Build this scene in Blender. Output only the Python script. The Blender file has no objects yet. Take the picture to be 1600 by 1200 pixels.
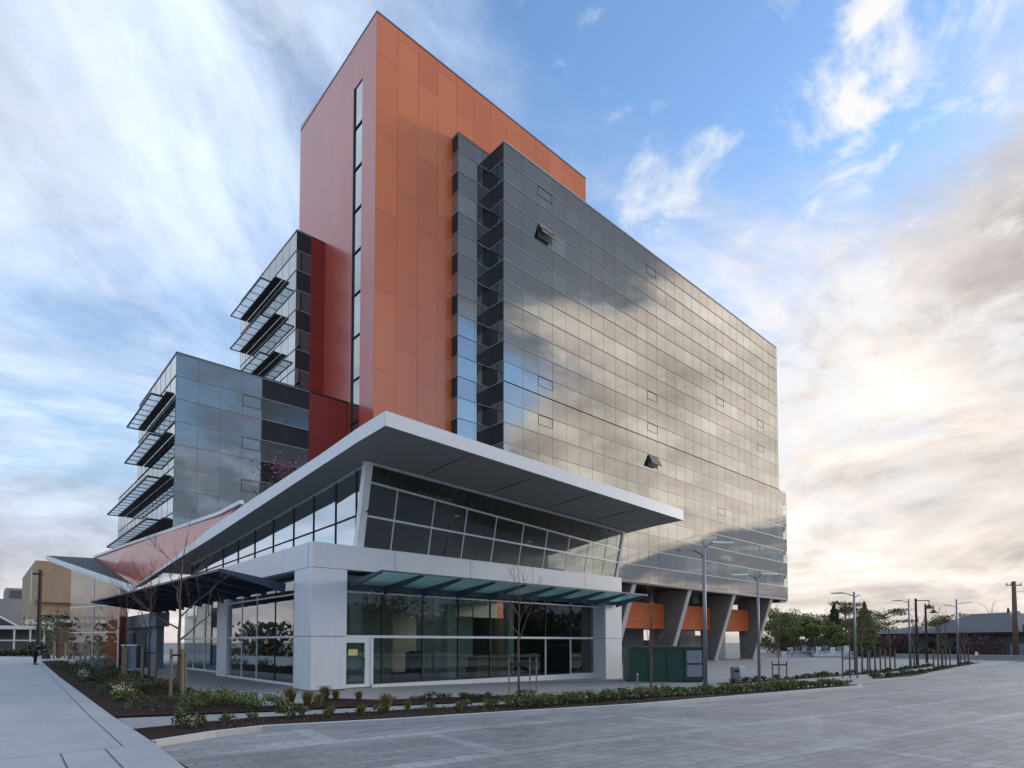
import bpy, bmesh, math, random
from mathutils import Vector, Matrix
R = random.Random(7)
S = bpy.context.scene
C = S.collection
V = Vector
# ------------------------------------------------------------------ helpers
def gz(x):
    return -0.014*min(max(x-10, 0), 50)

class MB:
    """collects shapes into one mesh"""
    def __init__(s): s.v=[]; s.f=[]; s.m=[]; s.tone=[]
    def poly(s, pts, mi=0, tone=.5):
        b=len(s.v); s.v += [tuple(p) for p in pts]
        s.f.append(list(range(b,b+len(pts)))); s.m.append(mi); s.tone.append(tone)
    def hexa(s, p, mi=0, tone=.5):
        b=len(s.v); s.v += [tuple(q) for q in p]
        for q in ((0,3,2,1),(4,5,6,7),(0,1,5,4),(1,2,6,5),(2,3,7,6),(3,0,4,7)):
            s.f.append([b+i for i in q]); s.m.append(mi); s.tone.append(tone)
    def box(s, x0,y0,z0,x1,y1,z1, mi=0, tone=.5):
        s.hexa([(x0,y0,z0),(x1,y0,z0),(x1,y1,z0),(x0,y1,z0),(x0,y0,z1),(x1,y0,z1),(x1,y1,z1),(x0,y1,z1)],mi,tone)
    def fbox(s, fr, u0,u1,z0,z1,n0,n1, mi=0, tone=.5):
        P=fr.P
        s.hexa([P(u0,z0,n0),P(u1,z0,n0),P(u1,z0,n1),P(u0,z0,n1),P(u0,z1,n0),P(u1,z1,n0),P(u1,z1,n1),P(u0,z1,n1)],mi,tone)
    def prism(s, pts, off, mi=0):
        off=V(off); a=[V(p) for p in pts]; b=[p+off for p in a]; n=len(a)
        s.poly(a,mi); s.poly(b[::-1],mi)
        for i in range(n): s.poly([a[i],b[i],b[(i+1)%n],a[(i+1)%n]],mi)
    def bar(s, p, q, w, h=None, mi=0, up=(0,0,1)):
        h=w if h is None else h
        p=V(p);q=V(q);d=(q-p).normalized();u=V(up)
        if abs(d.dot(u))>.98: u=V((1,0,0))
        a=d.cross(u).normalized()*w/2; c=a.cross(d).normalized()*h/2
        s.hexa([p-a-c,p+a-c,q+a-c,q-a-c,p-a+c,p+a+c,q+a+c,q-a+c],mi)
    def tube(s, pts, rad, n=8, mi=0):
        pts=[V(p) for p in pts]
        if not hasattr(rad,'__len__'): rad=[rad]*len(pts)
        b=len(s.v)
        for i,p in enumerate(pts):
            d=(pts[min(i+1,len(pts)-1)]-pts[max(i-1,0)]).normalized()
            u=V((0,0,1)) if abs(d.z)<.9 else V((1,0,0))
            a=d.cross(u).normalized(); c=a.cross(d)
            for k in range(n):
                t=2*math.pi*k/n; s.v.append(tuple(p+(a*math.cos(t)+c*math.sin(t))*rad[i]))
        for i in range(len(pts)-1):
            for k in range(n):
                s.f.append([b+i*n+k,b+i*n+(k+1)%n,b+(i+1)*n+(k+1)%n,b+(i+1)*n+k]); s.m.append(mi); s.tone.append(.5)
        s.f.append([b+k for k in range(n)][::-1]); s.m.append(mi); s.tone.append(.5)
        s.f.append([b+(len(pts)-1)*n+k for k in range(n)]); s.m.append(mi); s.tone.append(.5)
    def leaf(s, c, size, mi=0, rng=R, flat=.0):
        d=V((rng.uniform(-1,1),rng.uniform(-1,1),rng.uniform(-1,1)*(1-flat))).normalized()
        u=V((0,0,1)) if abs(d.z)<.9 else V((1,0,0))
        a=d.cross(u).normalized(); b=a.cross(d)
        t=rng.uniform(0,6.28); a,b=a*math.cos(t)+b*math.sin(t), b*math.cos(t)-a*math.sin(t)
        l=size*rng.uniform(.7,1.4); w=l*.55; c=V(c)
        s.poly([c-a*l, c-b*w, c+a*l, c+b*w],mi,rng.random())
    def build(s, name, mats, parent=None, smooth=False, bevel=0, out=None):
        me=bpy.data.meshes.new(name)
        o=V((0,0,0))
        if parent is not None: o=root_loc(parent)
        me.from_pydata([tuple(V(p)-o) for p in s.v],[],s.f)
        if not isinstance(mats,(list,tuple)): mats=[mats]
        for m in mats: me.materials.append(m)
        me.polygons.foreach_set('material_index',s.m)
        if smooth: me.polygons.foreach_set('use_smooth',[True]*len(s.f))
        at=me.attributes.new('tone','FLOAT','FACE'); at.data.foreach_set('value',s.tone)
        bm=bmesh.new(); bm.from_mesh(me); 
        if out is None: bmesh.ops.recalc_face_normals(bm,faces=bm.faces)
        else:
            bm.normal_update(); bmesh.ops.reverse_faces(bm,faces=[f for f in bm.faces if f.normal.dot(V(out))<0])
        bm.to_mesh(me); bm.free()
        me.update()
        ob=bpy.data.objects.new(name,me); C.objects.link(ob)
        if parent is not None: ob.parent=parent
        if bevel:
            md=ob.modifiers.new('bevel','BEVEL'); md.width=bevel; md.segments=2; md.limit_method='ANGLE'
        return ob
def root_loc(o):
    t=V((0,0,0))
    while o is not None: t+=o.location; o=o.parent
    return t
class Fr:
    """a wall plane: P(u, z, n) with u along the wall, n outwards"""
    def __init__(s, O, U, N): s.O=V((O[0],O[1],0)); s.U=V((U[0],U[1],0)).normalized(); s.N=V((N[0],N[1],0)).normalized()
    def P(s,u,z,n): return s.O+s.U*u+s.N*n+V((0,0,z))
def thing(name,label,cat,loc=(0,0,0),group=None,rz=0):
    o=bpy.data.objects.new(name,None); C.objects.link(o); o.location=loc; o.rotation_euler=(0,0,rz)
    o.empty_display_size=.3
    return tag(o,label,cat,group)
def tag(o,label,cat,group=None,kind=None):
    if label: o['label']=label
    if cat: o['category']=cat
    if group: o['group']=group
    if kind: o['kind']=kind
    return o
def struct(o): o['kind']='structure'; return o
def copy_tree(o,parent=None):
    c=o.copy(); C.objects.link(c); c.parent=parent
    for ch in [x for x in bpy.data.objects if x.parent==o]: copy_tree(ch,c)
    return c
def drape(name,pts,off,mat,kind='structure',skirt=0,label=None):
    """flat ground sheet following the fall of the site"""
    bm=bmesh.new()
    f=bm.faces.new([bm.verts.new((x,y,0)) for x,y in pts])
    bmesh.ops.triangulate(bm,faces=bm.faces[:])
    for cx in (10,60):
        bmesh.ops.bisect_plane(bm,geom=bm.verts[:]+bm.edges[:]+bm.faces[:],plane_co=(cx,0,0),plane_no=(1,0,0))
    bmesh.ops.recalc_face_normals(bm,faces=bm.faces)
    if sum(f.normal.z for f in bm.faces)<0: bmesh.ops.reverse_faces(bm,faces=bm.faces[:])
    if skirt:
        be=[e for e in bm.edges if len(e.link_faces)==1]
        r=bmesh.ops.extrude_edge_only(bm,edges=be)
        for g in r['geom']:
            if isinstance(g,bmesh.types.BMVert): g.co.z=-skirt
    for v in bm.verts: v.co.z += gz(v.co.x)+off
    me=bpy.data.meshes.new(name); bm.to_mesh(me); bm.free(); me.materials.append(mat)
    o=bpy.data.objects.new(name,me); C.objects.link(o); o['kind']=kind
    return o
def kerb(name,pts,w,h,mat,off=0.):
    mb=MB(); n=len(pts); L=[]
    for i in range(n):
        p=V((*pts[i],0)); a=V((*pts[max(i-1,0)],0)); b=V((*pts[min(i+1,n-1)],0)); d=(b-a).normalized(); s=V((d.y,-d.x,0))*w/2
        z=gz(p.x)+off
        L.append([p-s+V((0,0,z-.05)),p-s+V((0,0,z+h)),p+s*.8+V((0,0,z+h)),p+s+V((0,0,z-.05))])
    for i in range(n-1):
        for k in range(3): mb.poly([L[i][k],L[i+1][k],L[i+1][k+1],L[i][k+1]])
    mb.poly(L[0]); mb.poly(L[-1])
    o=mb.build(name,mat); return struct(o)
# ------------------------------------------------------------------ materials
def newmat(name):
    m=bpy.data.materials.new(name); m.use_nodes=True; nt=m.node_tree
    for n in list(nt.nodes): nt.nodes.remove(n)
    out=nt.nodes.new('ShaderNodeOutputMaterial')
    return m,nt,out
def N(nt,t,**k):
    n=nt.nodes.new(t)
    for a,b in k.items():
        if a.startswith('i_'):
            key=a[2:]; key=int(key) if key.isdigit() else key.replace('_',' ')
            n.inputs[key].default_value=b
        else: setattr(n,a,b)
    return n
def L(nt,a,b): nt.links.new(a,b)
def rgb(c): return (*c,1)
def ramp(nt,pts,fac):
    r=N(nt,'ShaderNodeValToRGB'); e=r.color_ramp.elements
    while len(e)<len(pts): e.new(.5)
    for q,(p,c) in zip(e,pts): q.position=p; q.color=rgb(c) if hasattr(c,'__len__') else (c,c,c,1)
    L(nt,fac,r.inputs[0]); return r.outputs[0]
def mth(nt,op,a,b=None,c=None,clamp=False):
    n=N(nt,'ShaderNodeMath',operation=op); n.use_clamp=clamp
    for i,x in enumerate((a,b,c)):
        if x is None: continue
        if isinstance(x,(int,float)): n.inputs[i].default_value=x
        else: L(nt,x,n.inputs[i])
    return n.outputs[0]
def mixc(nt,f,a,b,mode='MIX'):
    n=N(nt,'ShaderNodeMix',data_type='RGBA',blend_type=mode)
    for s,x in ((0,f),(6,a),(7,b)):
        if isinstance(x,(int,float)): n.inputs[s].default_value=x
        elif isinstance(x,tuple): n.inputs[s].default_value=rgb(x) if len(x)==3 else x
        else: L(nt,x,n.inputs[s])
    return n.outputs[2]
def coords(nt): return N(nt,'ShaderNodeTexCoord').outputs['Object']
def noise(nt,vec,scale,detail=4,rough=.55,dist=0,out='Fac'):
    n=N(nt,'ShaderNodeTexNoise'); n.inputs['Scale'].default_value=scale; n.inputs['Detail'].default_value=detail
    n.inputs['Roughness'].default_value=rough; n.inputs['Distortion'].default_value=dist
    L(nt,vec,n.inputs['Vector']); return n.outputs[out]
def simple(name,col,rough=.5,metal=0,var=.12,scale=1.5,coat=0,spec=.5,bump=0,bscale=30,streak=0):
    m,nt,out=newmat(name); p=N(nt,'ShaderNodeBsdfPrincipled'); L(nt,p.outputs[0],out.inputs[0])
    c=coords(nt); n=noise(nt,c,scale,6,.65)
    col_=mixc(nt,n,tuple(x*(1-var) for x in col),tuple(min(1,x*(1+var)) for x in col)); 
    if streak:
        mp=N(nt,'ShaderNodeMapping'); mp.inputs['Scale'].default_value=(4,4,.3); L(nt,c,mp.inputs[0])
        col_=mixc(nt,ramp(nt,[(.5,0.),(.75,streak)],noise(nt,mp.outputs[0],1.6,6,.7,.3)),col_,tuple(x*.55 for x in col))
    L(nt,col_,p.inputs['Base Color'])
    p.inputs['Roughness'].default_value=rough; p.inputs['Metallic'].default_value=metal
    p.inputs['Coat Weight'].default_value=coat; p.inputs['Specular IOR Level'].default_value=spec
    L(nt,mth(nt,'MULTIPLY_ADD',noise(nt,c,scale*4,3),.2*rough,rough*.9),p.inputs['Roughness'])
    if bump:
        b=N(nt,'ShaderNodeBump'); b.inputs['Strength'].default_value=bump; b.inputs['Distance'].default_value=.02
        L(nt,noise(nt,c,bscale,5),b.inputs['Height']); L(nt,b.outputs[0],p.inputs['Normal'])
    return m
def leafmat(name,dark,light,trans=.25):
    m,nt,out=newmat(name); a=N(nt,'ShaderNodeAttribute',attribute_name='tone')
    c=mixc(nt,a.outputs['Fac'],dark,light)
    d=N(nt,'ShaderNodeBsdfPrincipled'); L(nt,c,d.inputs['Base Color']); d.inputs['Roughness'].default_value=.6
    t=N(nt,'ShaderNodeBsdfTranslucent'); L(nt,c,t.inputs[0])
    x=N(nt,'ShaderNodeMixShader'); x.inputs[0].default_value=trans; L(nt,d.outputs[0],x.inputs[1]); L(nt,t.outputs[0],x.inputs[2]); L(nt,x.outputs[0],out.inputs[0])
    return m
def cladding(name,c1,c2,joint,bw=7.0,bh=2.15,coat=.35,rough=.38,spec=.5,cior=1.5):
    m,nt,out=newmat(name); p=N(nt,'ShaderNodeBsdfPrincipled'); L(nt,p.outputs[0],out.inputs[0])
    s=N(nt,'ShaderNodeSeparateXYZ'); L(nt,coords(nt),s.inputs[0])
    u=mth(nt,'ADD',s.outputs[0],s.outputs[1]); cb=N(nt,'ShaderNodeCombineXYZ'); L(nt,s.outputs[2],cb.inputs[0]); L(nt,u,cb.inputs[1])
    b=N(nt,'ShaderNodeTexBrick'); b.offset=.37; b.offset_frequency=2; b.squash=1
    for k,x in (('Scale',1.),('Mortar Size',.022),('Mortar Smooth',.1),('Bias',0.),('Brick Width',bw),('Row Height',bh)): b.inputs[k].default_value=x
    b.inputs['Color1'].default_value=rgb(c1); b.inputs['Color2'].default_value=rgb(c2); b.inputs['Mortar'].default_value=rgb(joint)
    L(nt,cb.outputs[0],b.inputs['Vector'])
    n=noise(nt,coords(nt),.35,4)
    L(nt,mixc(nt,.35,b.outputs['Color'],mixc(nt,n,(.3,.3,.3),(.75,.75,.75)),'OVERLAY'),p.inputs['Base Color'])
    p.inputs['Roughness'].default_value=rough; p.inputs['Coat Weight'].default_value=coat; p.inputs['Coat Roughness'].default_value=.20; p.inputs['Coat IOR'].default_value=cior
    p.inputs['Specular IOR Level'].default_value=spec
    bm_=N(nt,'ShaderNodeBump'); bm_.inputs['Strength'].default_value=.25; bm_.inputs['Distance'].default_value=.02; bm_.invert=True
    L(nt,b.outputs['Fac'],bm_.inputs['Height']); L(nt,bm_.outputs[0],p.inputs['Normal'])
    return m
def facade_glass(name,body,body2,refl,tint=(.92,.93,.9),rough=.015,wav=.05):
    """coated glass in front of a dark interior"""
    m,nt,out=newmat(name); c=coords(nt)
    a=N(nt,'ShaderNodeAttribute',attribute_name='tone')
    d=N(nt,'ShaderNodeBsdfDiffuse'); L(nt,mixc(nt,a.outputs['Fac'],body,body2),d.inputs[0])
    g=N(nt,'ShaderNodeBsdfGlossy'); g.inputs['Color'].default_value=rgb(tint); g.inputs['Roughness'].default_value=rough
    b=N(nt,'ShaderNodeBump'); b.inputs['Strength'].default_value=wav; b.inputs['Distance'].default_value=.05
    L(nt,noise(nt,c,.5,2,.4),b.inputs['Height']); L(nt,b.outputs[0],g.inputs['Normal'])
    f=N(nt,'ShaderNodeFresnel'); f.inputs['IOR'].default_value=1.5
    fac=mth(nt,'MULTIPLY_ADD',f.outputs[0],1-refl,refl,True)
    fac=mth(nt,'MULTIPLY',fac,mth(nt,'MULTIPLY_ADD',a.outputs['Fac'],.07,.96),None,True)
    x=N(nt,'ShaderNodeMixShader'); L(nt,fac,x.inputs[0]); L(nt,d.outputs[0],x.inputs[1]); L(nt,g.outputs[0],x.inputs[2]); L(nt,x.outputs[0],out.inputs[0])
    return m
def clear_glass(name,tint,refl,rough=0.01):
    m,nt,out=newmat(name)
    t=N(nt,'ShaderNodeBsdfTransparent'); t.inputs[0].default_value=rgb(tint)
    g=N(nt,'ShaderNodeBsdfGlossy'); g.inputs['Color'].default_value=(.95,.97,1,1); g.inputs['Roughness'].default_value=rough
    b=N(nt,'ShaderNodeBump'); b.inputs['Strength'].default_value=.04; b.inputs['Distance'].default_value=.05
    L(nt,noise(nt,coords(nt),.6,2,.4),b.inputs['Height']); L(nt,b.outputs[0],g.inputs['Normal'])
    f=N(nt,'ShaderNodeFresnel'); f.inputs['IOR'].default_value=1.5
    fac=mth(nt,'MULTIPLY_ADD',f.outputs[0],1-refl,refl,True)
    x=N(nt,'ShaderNodeMixShader'); L(nt,fac,x.inputs[0]); L(nt,t.outputs[0],x.inputs[1]); L(nt,g.outputs[0],x.inputs[2]); L(nt,x.outputs[0],out.inputs[0])
    return m
def pavers(name,base,bw,bh,big=True,joint=.45):
    m,nt,out=newmat(name); p=N(nt,'ShaderNodeBsdfPrincipled'); L(nt,p.outputs[0],out.inputs[0]); c=coords(nt)
    mp=N(nt,'ShaderNodeMapping'); mp.inputs['Rotation'].default_value=(0,0,.12); L(nt,c,mp.inputs[0]); c2=mp.outputs[0]
    b=N(nt,'ShaderNodeTexBrick'); b.offset=.5
    for k,x in (('Scale',1.),('Mortar Size',.012),('Mortar Smooth',.3),('Bias',0.),('Brick Width',bw),('Row Height',bh)): b.inputs[k].default_value=x
    b.inputs['Color1'].default_value=rgb(tuple(x*.86 for x in base)); b.inputs['Color2'].default_value=rgb(tuple(x*1.12 for x in base)); b.inputs['Mortar'].default_value=rgb(tuple(x*joint for x in base))
    L(nt,c2,b.inputs['Vector']); col=b.outputs['Color']
    if big:
        b2=N(nt,'ShaderNodeTexBrick'); b2.offset=.35
        for k,x in (('Scale',1.),('Mortar Size',.18),('Mortar Smooth',.1),('Bias',0.),('Brick Width',6.4),('Row Height',3.1)): b2.inputs[k].default_value=x
        b2.inputs['Color1'].default_value=(.42,.42,.43,1); b2.inputs['Color2'].default_value=(.56,.56,.55,1); b2.inputs['Mortar'].default_value=(.68,.68,.68,1)
        L(nt,c2,b2.inputs['Vector']); col=mixc(nt,.65,col,b2.outputs['Color'],'OVERLAY')
    n=noise(nt,c,.25,8,.7,.6); n2=noise(nt,c,5,6,.7)
    st=N(nt,'ShaderNodeMapping'); st.inputs['Scale'].default_value=(.25,1.6,1); L(nt,c,st.inputs[0]); n3=noise(nt,st.outputs[0],.6,6,.6,.3)
    col=mixc(nt,.6,col,ramp(nt,[(.3,.3),(.7,.7)],n),'OVERLAY'); col=mixc(nt,.35,col,ramp(nt,[(.35,.35),(.65,.65)],n2),'OVERLAY')
    col=mixc(nt,.55,col,ramp(nt,[(.3,.36),(.7,.64)],n3),'OVERLAY')
    # worn patches, oil spots and wheel tracks
    n4=noise(nt,c,1.3,5,.75,1.2); col=mixc(nt,ramp(nt,[(.60,0.),(.70,.45)],n4),col,tuple(x*.45 for x in base))
    tk=N(nt,'ShaderNodeMapping'); tk.inputs['Scale'].default_value=(.03,1.1,1); tk.inputs['Rotation'].default_value=(0,0,-.05); L(nt,c,tk.inputs[0]); n5=noise(nt,tk.outputs[0],1.,5,.7,.4)
    col=mixc(nt,ramp(nt,[(.54,0.),(.66,.38)],n5),col,tuple(x*.55 for x in base))
    L(nt,col,p.inputs['Base Color']); L(nt,mth(nt,'MULTIPLY_ADD',n,.3,.48),p.inputs['Roughness'])
    bu=N(nt,'ShaderNodeBump'); bu.inputs['Strength'].default_value=.35; bu.inputs['Distance'].default_value=.008; bu.invert=True; L(nt,b.outputs['Fac'],bu.inputs['Height']); L(nt,bu.outputs[0],p.inputs['Normal'])
    return m
def concrete(name,col,scale=.6,rough=.75,streak=(1,1,1)):
    m,nt,out=newmat(name); p=N(nt,'ShaderNodeBsdfPrincipled'); L(nt,p.outputs[0],out.inputs[0]); c=coords(nt)
    mp=N(nt,'ShaderNodeMapping'); mp.inputs['Scale'].default_value=streak; L(nt,c,mp.inputs[0])
    n=noise(nt,mp.outputs[0],scale,8,.7,.4); n2=noise(nt,c,scale*40,4,.7)
    k=mixc(nt,ramp(nt,[(.25,0.),(.75,1.)],n),tuple(x*.8 for x in col),tuple(x*1.15 for x in col)); k=mixc(nt,.3,k,ramp(nt,[(.3,.35),(.7,.65)],n2),'OVERLAY')
    L(nt,k,p.inputs['Base Color']); p.inputs['Roughness'].default_value=rough
    b=N(nt,'ShaderNodeBump'); b.inputs['Strength'].default_value=.2; b.inputs['Distance'].default_value=.01; L(nt,n2,b.inputs['Height']); L(nt,b.outputs[0],p.inputs['Normal'])
    return m
M={}
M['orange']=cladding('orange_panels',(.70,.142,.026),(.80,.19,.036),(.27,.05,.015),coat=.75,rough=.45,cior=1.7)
M['orangesky']=cladding('sky_tinted_panels',(.50,.082,.050),(.56,.10,.060),(.25,.04,.03),coat=.9,rough=.45,cior=1.75)  # cladding with the sky's reflected tint painted into its colour
M['red']=cladding('red_panels',(.27,.026,.022),(.30,.034,.026),(.15,.018,.016),bw=3.5,bh=5.,coat=.1,rough=.5,spec=.3)
M['orangeflat']=simple('orange_paint',(.80,.17,.035),.45,var=.08)
M['glass']=facade_glass('coated_glass',(.02,.022,.024),(.12,.12,.11),.39,tint=(.93,.95,.93))
M['spandrel']=facade_glass('spandrel_glass',(.040,.037,.038),(.05,.047,.046),.34,tint=(.95,.93,.92),rough=.03)
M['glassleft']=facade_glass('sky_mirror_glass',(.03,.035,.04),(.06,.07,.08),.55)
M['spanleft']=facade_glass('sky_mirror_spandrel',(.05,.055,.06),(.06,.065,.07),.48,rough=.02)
M['glassdark']=facade_glass('dark_window_glass',(.008,.008,.01),(.025,.025,.03),.10)  # dark body, low reflectance
M['dkpanel']=simple('charcoal_panel',(.035,.033,.04),.55,var=.15,spec=.25)
M['mull']=simple('silver_mullion',(.46,.46,.46),.5,.1,var=.05)
M['seam']=simple('grey_seam',(.13,.13,.125),.5)
M['joint']=simple('dark_joint',(.02,.02,.022),.6)
M['alu']=simple('aluminium_panel',(.64,.66,.70),.42,.1,var=.05,scale=.5,streak=.3)
M['white']=simple('white_metal',(.74,.75,.77),.4,0,var=.04,scale=.6,streak=.28)
M['soffit']=simple('grey_soffit',(.25,.25,.245),.55,var=.06,scale=.5)
M['roof']=simple('roof_membrane',(.05,.052,.06),.8)
M['navy']=simple('blue_grey_steel',(.055,.085,.13),.4,.2,var=.08)
M['teal']=None
M['clear']=clear_glass('clear_glass',(.78,.86,.82),.06)
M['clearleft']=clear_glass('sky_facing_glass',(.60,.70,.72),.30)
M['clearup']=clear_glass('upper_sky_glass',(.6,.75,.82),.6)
M['frit']=None
def frosted(name,tint,refl):
    m,nt,out=newmat(name); t=N(nt,'ShaderNodeBsdfTransparent'); t.inputs[0].default_value=rgb(tint); q=N(nt,'ShaderNodeBsdfTranslucent'); q.inputs[0].default_value=rgb(tint)
    x=N(nt,'ShaderNodeMixShader'); x.inputs[0].default_value=.7; L(nt,t.outputs[0],x.inputs[1]); L(nt,q.outputs[0],x.inputs[2])
    g=N(nt,'ShaderNodeBsdfGlossy'); g.inputs['Roughness'].default_value=.05; y=N(nt,'ShaderNodeMixShader'); y.inputs[0].default_value=refl; L(nt,x.outputs[0],y.inputs[1]); L(nt,g.outputs[0],y.inputs[2]); L(nt,y.outputs[0],out.inputs[0]); return m
M['teal']=frosted('teal_glass',(.24,.46,.48),.06)
M['frit']=frosted('louvre_glass',(.78,.83,.86),.06)
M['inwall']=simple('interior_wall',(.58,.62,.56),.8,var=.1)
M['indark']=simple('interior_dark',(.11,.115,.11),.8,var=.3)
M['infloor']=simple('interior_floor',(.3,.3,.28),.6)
M['pipe']=simple('pale_pipe',(.55,.58,.56),.5)
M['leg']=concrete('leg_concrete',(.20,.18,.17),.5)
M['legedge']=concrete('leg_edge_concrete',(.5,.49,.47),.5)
M['grey']=concrete('grey_render',(.24,.24,.26),.4)
M['conc']=concrete('path_concrete',(.30,.315,.325),.35,.7,(1,.6,1))
M['plaza']=concrete('plaza_concrete',(.235,.235,.24),.3,.7)
M['kerb']=concrete('kerb_concrete',(.40,.40,.40),.8)
M['road']=pavers('road_pavers',(.21,.21,.213),.6,.3)
M['ground']=concrete('far_ground',(.16,.16,.15),.05)
M['mulch']=simple('bark_mulch',(.028,.017,.013),.95,var=.6,scale=6,bump=1.,bscale=14,spec=.1)
M['bark']=simple('young_bark',(.13,.085,.06),.85,var=.35,scale=9)
M['stake']=simple('timber_stake',(.20,.165,.115),.85,var=.3,scale=5)
M['black']=simple('black_metal',(.016,.017,.02),.5,.2)
M['lamp']=simple('grey_lamp_paint',(.20,.215,.25),.4,.3,var=.06)
M['lamppale']=simple('pale_lamp_head',(.75,.74,.68),.4)
M['lens']=simple('lamp_lens',(.8,.8,.75),.25)
M['green']=simple('dark_green_paint',(.012,.05,.035),.45,var=.25)
M['tan']=concrete('tan_render',(.36,.26,.175),.2)
M['tandark']=simple('brown_recess',(.10,.065,.04),.7)
M['bgrey']=concrete('far_grey_render',(.27,.27,.27),.2)
M['slate']=simple('grey_shingle_roof',(.10,.10,.105),.85,var=.2,scale=.6)
M['brownwall']=simple('brown_grey_wall',(.075,.072,.068),.8,var=.2,scale=.5)
M['bluewall']=simple('blue_wall',(.15,.20,.24),.7)
M['leafg']=leafmat('green_leaves',(.03,.048,.012),(.15,.18,.045))
M['leafd']=leafmat('dark_leaves',(.016,.028,.011),(.065,.09,.028))
M['leafy']=leafmat('yellow_green_leaves',(.05,.07,.014),(.17,.19,.045))
M['leafl']=leafmat('pale_spring_leaves',(.06,.085,.02),(.22,.25,.07))
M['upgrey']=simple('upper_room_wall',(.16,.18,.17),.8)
M['leafm']=leafmat('maroon_leaves',(.022,.008,.010),(.085,.022,.028))
M['grass']=leafmat('tawny_blades',(.11,.085,.035),(.30,.25,.11))
M['leafs']=leafmat('silver_leaves',(.06,.08,.07),(.22,.26,.22))
M['flower']=leafmat('cream_flowers',(.35,.33,.20),(.65,.60,.42))
M['pink']=leafmat('pink_blossom',(.25,.09,.15),(.55,.28,.38))
M['rust']=leafmat('rust_leaves',(.10,.05,.02),(.22,.12,.06))
M['skin']=simple('skin',(.45,.28,.2),.6)
M['coat']=simple('charcoal_coat',(.03,.03,.035),.85)
M['trouser']=simple('navy_trousers',(.012,.014,.035),.85)
M['hair']=simple('dark_hair',(.02,.015,.012),.7)
M['paper']=simple('yellow_notice',(.62,.55,.22),.7)
M['ply']=simple('plywood',(.27,.22,.13),.7,var=.12)
M['boatwhite']=simple('white_panel',(.62,.64,.66),.5)
# ------------------------------------------------------------------ ground
g=drape('ground',[(-2500,-2500),(2500,-2500),(2500,2500),(-2500,2500)],-.03,M['ground'])
road=drape('road',[(2.6,-45),(140,-45),(140,13.8),(95,14.2),(60,13.0),(42,12.2),(38,12.3),(36.3,11.5),(35.2,11.05),(25.3,11.5),(16.6,11.9),(11.3,12.7),(7.8,13.4),(5.1,14.3),(3.98,14.2),(2.72,13.7)],.0,M['road'])
plaza=drape('plaza',[(2.8,16.2),(4,16.3),(9,15.4),(13,14.8),(19.8,14.1),(25,13.2),(38,12.2),(60,13.0),(95,14.2),(130,14.4),(130,75),(9,140),(5.6,100),(5.2,80)],.06,M['plaza'],skirt=.2)
path=drape('concrete_path',[(-9,-30),(1.4,-30),(2.54,10.5),(2.71,13.64),(2.83,19.02),(3.7,43),(5.3,80),(5.9,105),(2.5,112),(-9,113)],.10,M['conc'],skirt=.3)
# sawn joints and the edge band of the path
def strip(mb,a,b,w,z=.104):
    a=V((*a,0));b=V((*b,0));d=(b-a).normalized();s=V((-d.y,d.x,0))*w/2
    mb.poly([a-s+V((0,0,z)),b-s+V((0,0,z)),b+s+V((0,0,z)),a+s+V((0,0,z))])
jm=MB()
strip(jm,(2.17,13.5),(2.40,20.4),.02); strip(jm,(2.40,20.4),(4.9,80),.025)
strip(jm,(2.1,13.45),(-9,13.1),.014)
for x,y0 in ((1.87,13.4),(1.2,13.4),(.3,13.4),(-.6,13.38),(-1.6,13.35),(-2.6,13.3),(-3.6,13.3)): strip(jm,(x,y0),(x-.25,5),.022)
for y in (18.9,24.6,30.3,36,41.7,47.4,53.1,60,67): strip(jm,(-9,y-.3),(2.3+.042*(y-18),y),.014)
struct(jm.build('path_joint',M['joint']))
kerb('road_kerb',[(2.72,13.7),(3.98,14.24),(5.1,14.4),(7.8,13.5),(11.3,12.78),(16.6,11.96),(25.3,11.58),(33.5,11.2),(35.6,11.12),(36.4,11.4),(36.6,11.9),(35.6,12.3)],.2,.13,M['kerb'])
# planting beds
bed1=drape('planting_bed',[(2.85,19.0),(3.7,43),(5.35,80),(7.2,80),(8.2,58),(8.0,45),(7.3,35),(6.7,23.0),(6.8,18.9),(8.2,18.9),(9.3,20.3),(10.5,18.4),(13,17.8),(16.6,17.1),(16.1,16.1),(13.3,15.85),(9.6,16.7),(6.1,17.75)],.115,M['mulch'],skirt=.1)
bed2=drape('planting_bed',[(2.78,16.1),(4.07,16.3),(5.65,16.4),(8.96,15.4),(12.9,14.8),(15.7,15.1),(19.8,14.1),(25,13.0),(36,12.1),(36.4,11.7),(35.5,11.25),(25.3,11.7),(16.6,12.1),(11.3,12.9),(7.8,13.6),(5.1,14.5),(3.98,14.35),(2.75,13.85)],.10,M['mulch'],skirt=.1)
bed3=drape('planting_bed',[(30.8,16.0),(40,16.6),(52,16.7),(66,17.2),(76,17.6),(84,18.4),(83,19.4),(70,18.4),(56,17.6),(44,17.4),(31,17.0)],.09,M['mulch'],skirt=.1)
bed4=drape('planting_bed',[(46,13.6),(54,13.4),(66,14.6),(84,15.8),(100,16.6),(98,17.2),(80,16.8),(64,15.6),(52,14.4)],.09,M['mulch'],skirt=.1)
kerb('bed_edging',[(6.7,23.0),(6.6,18.85),(8.2,18.8)],.12,.12,M['kerb'],.03)
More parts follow.
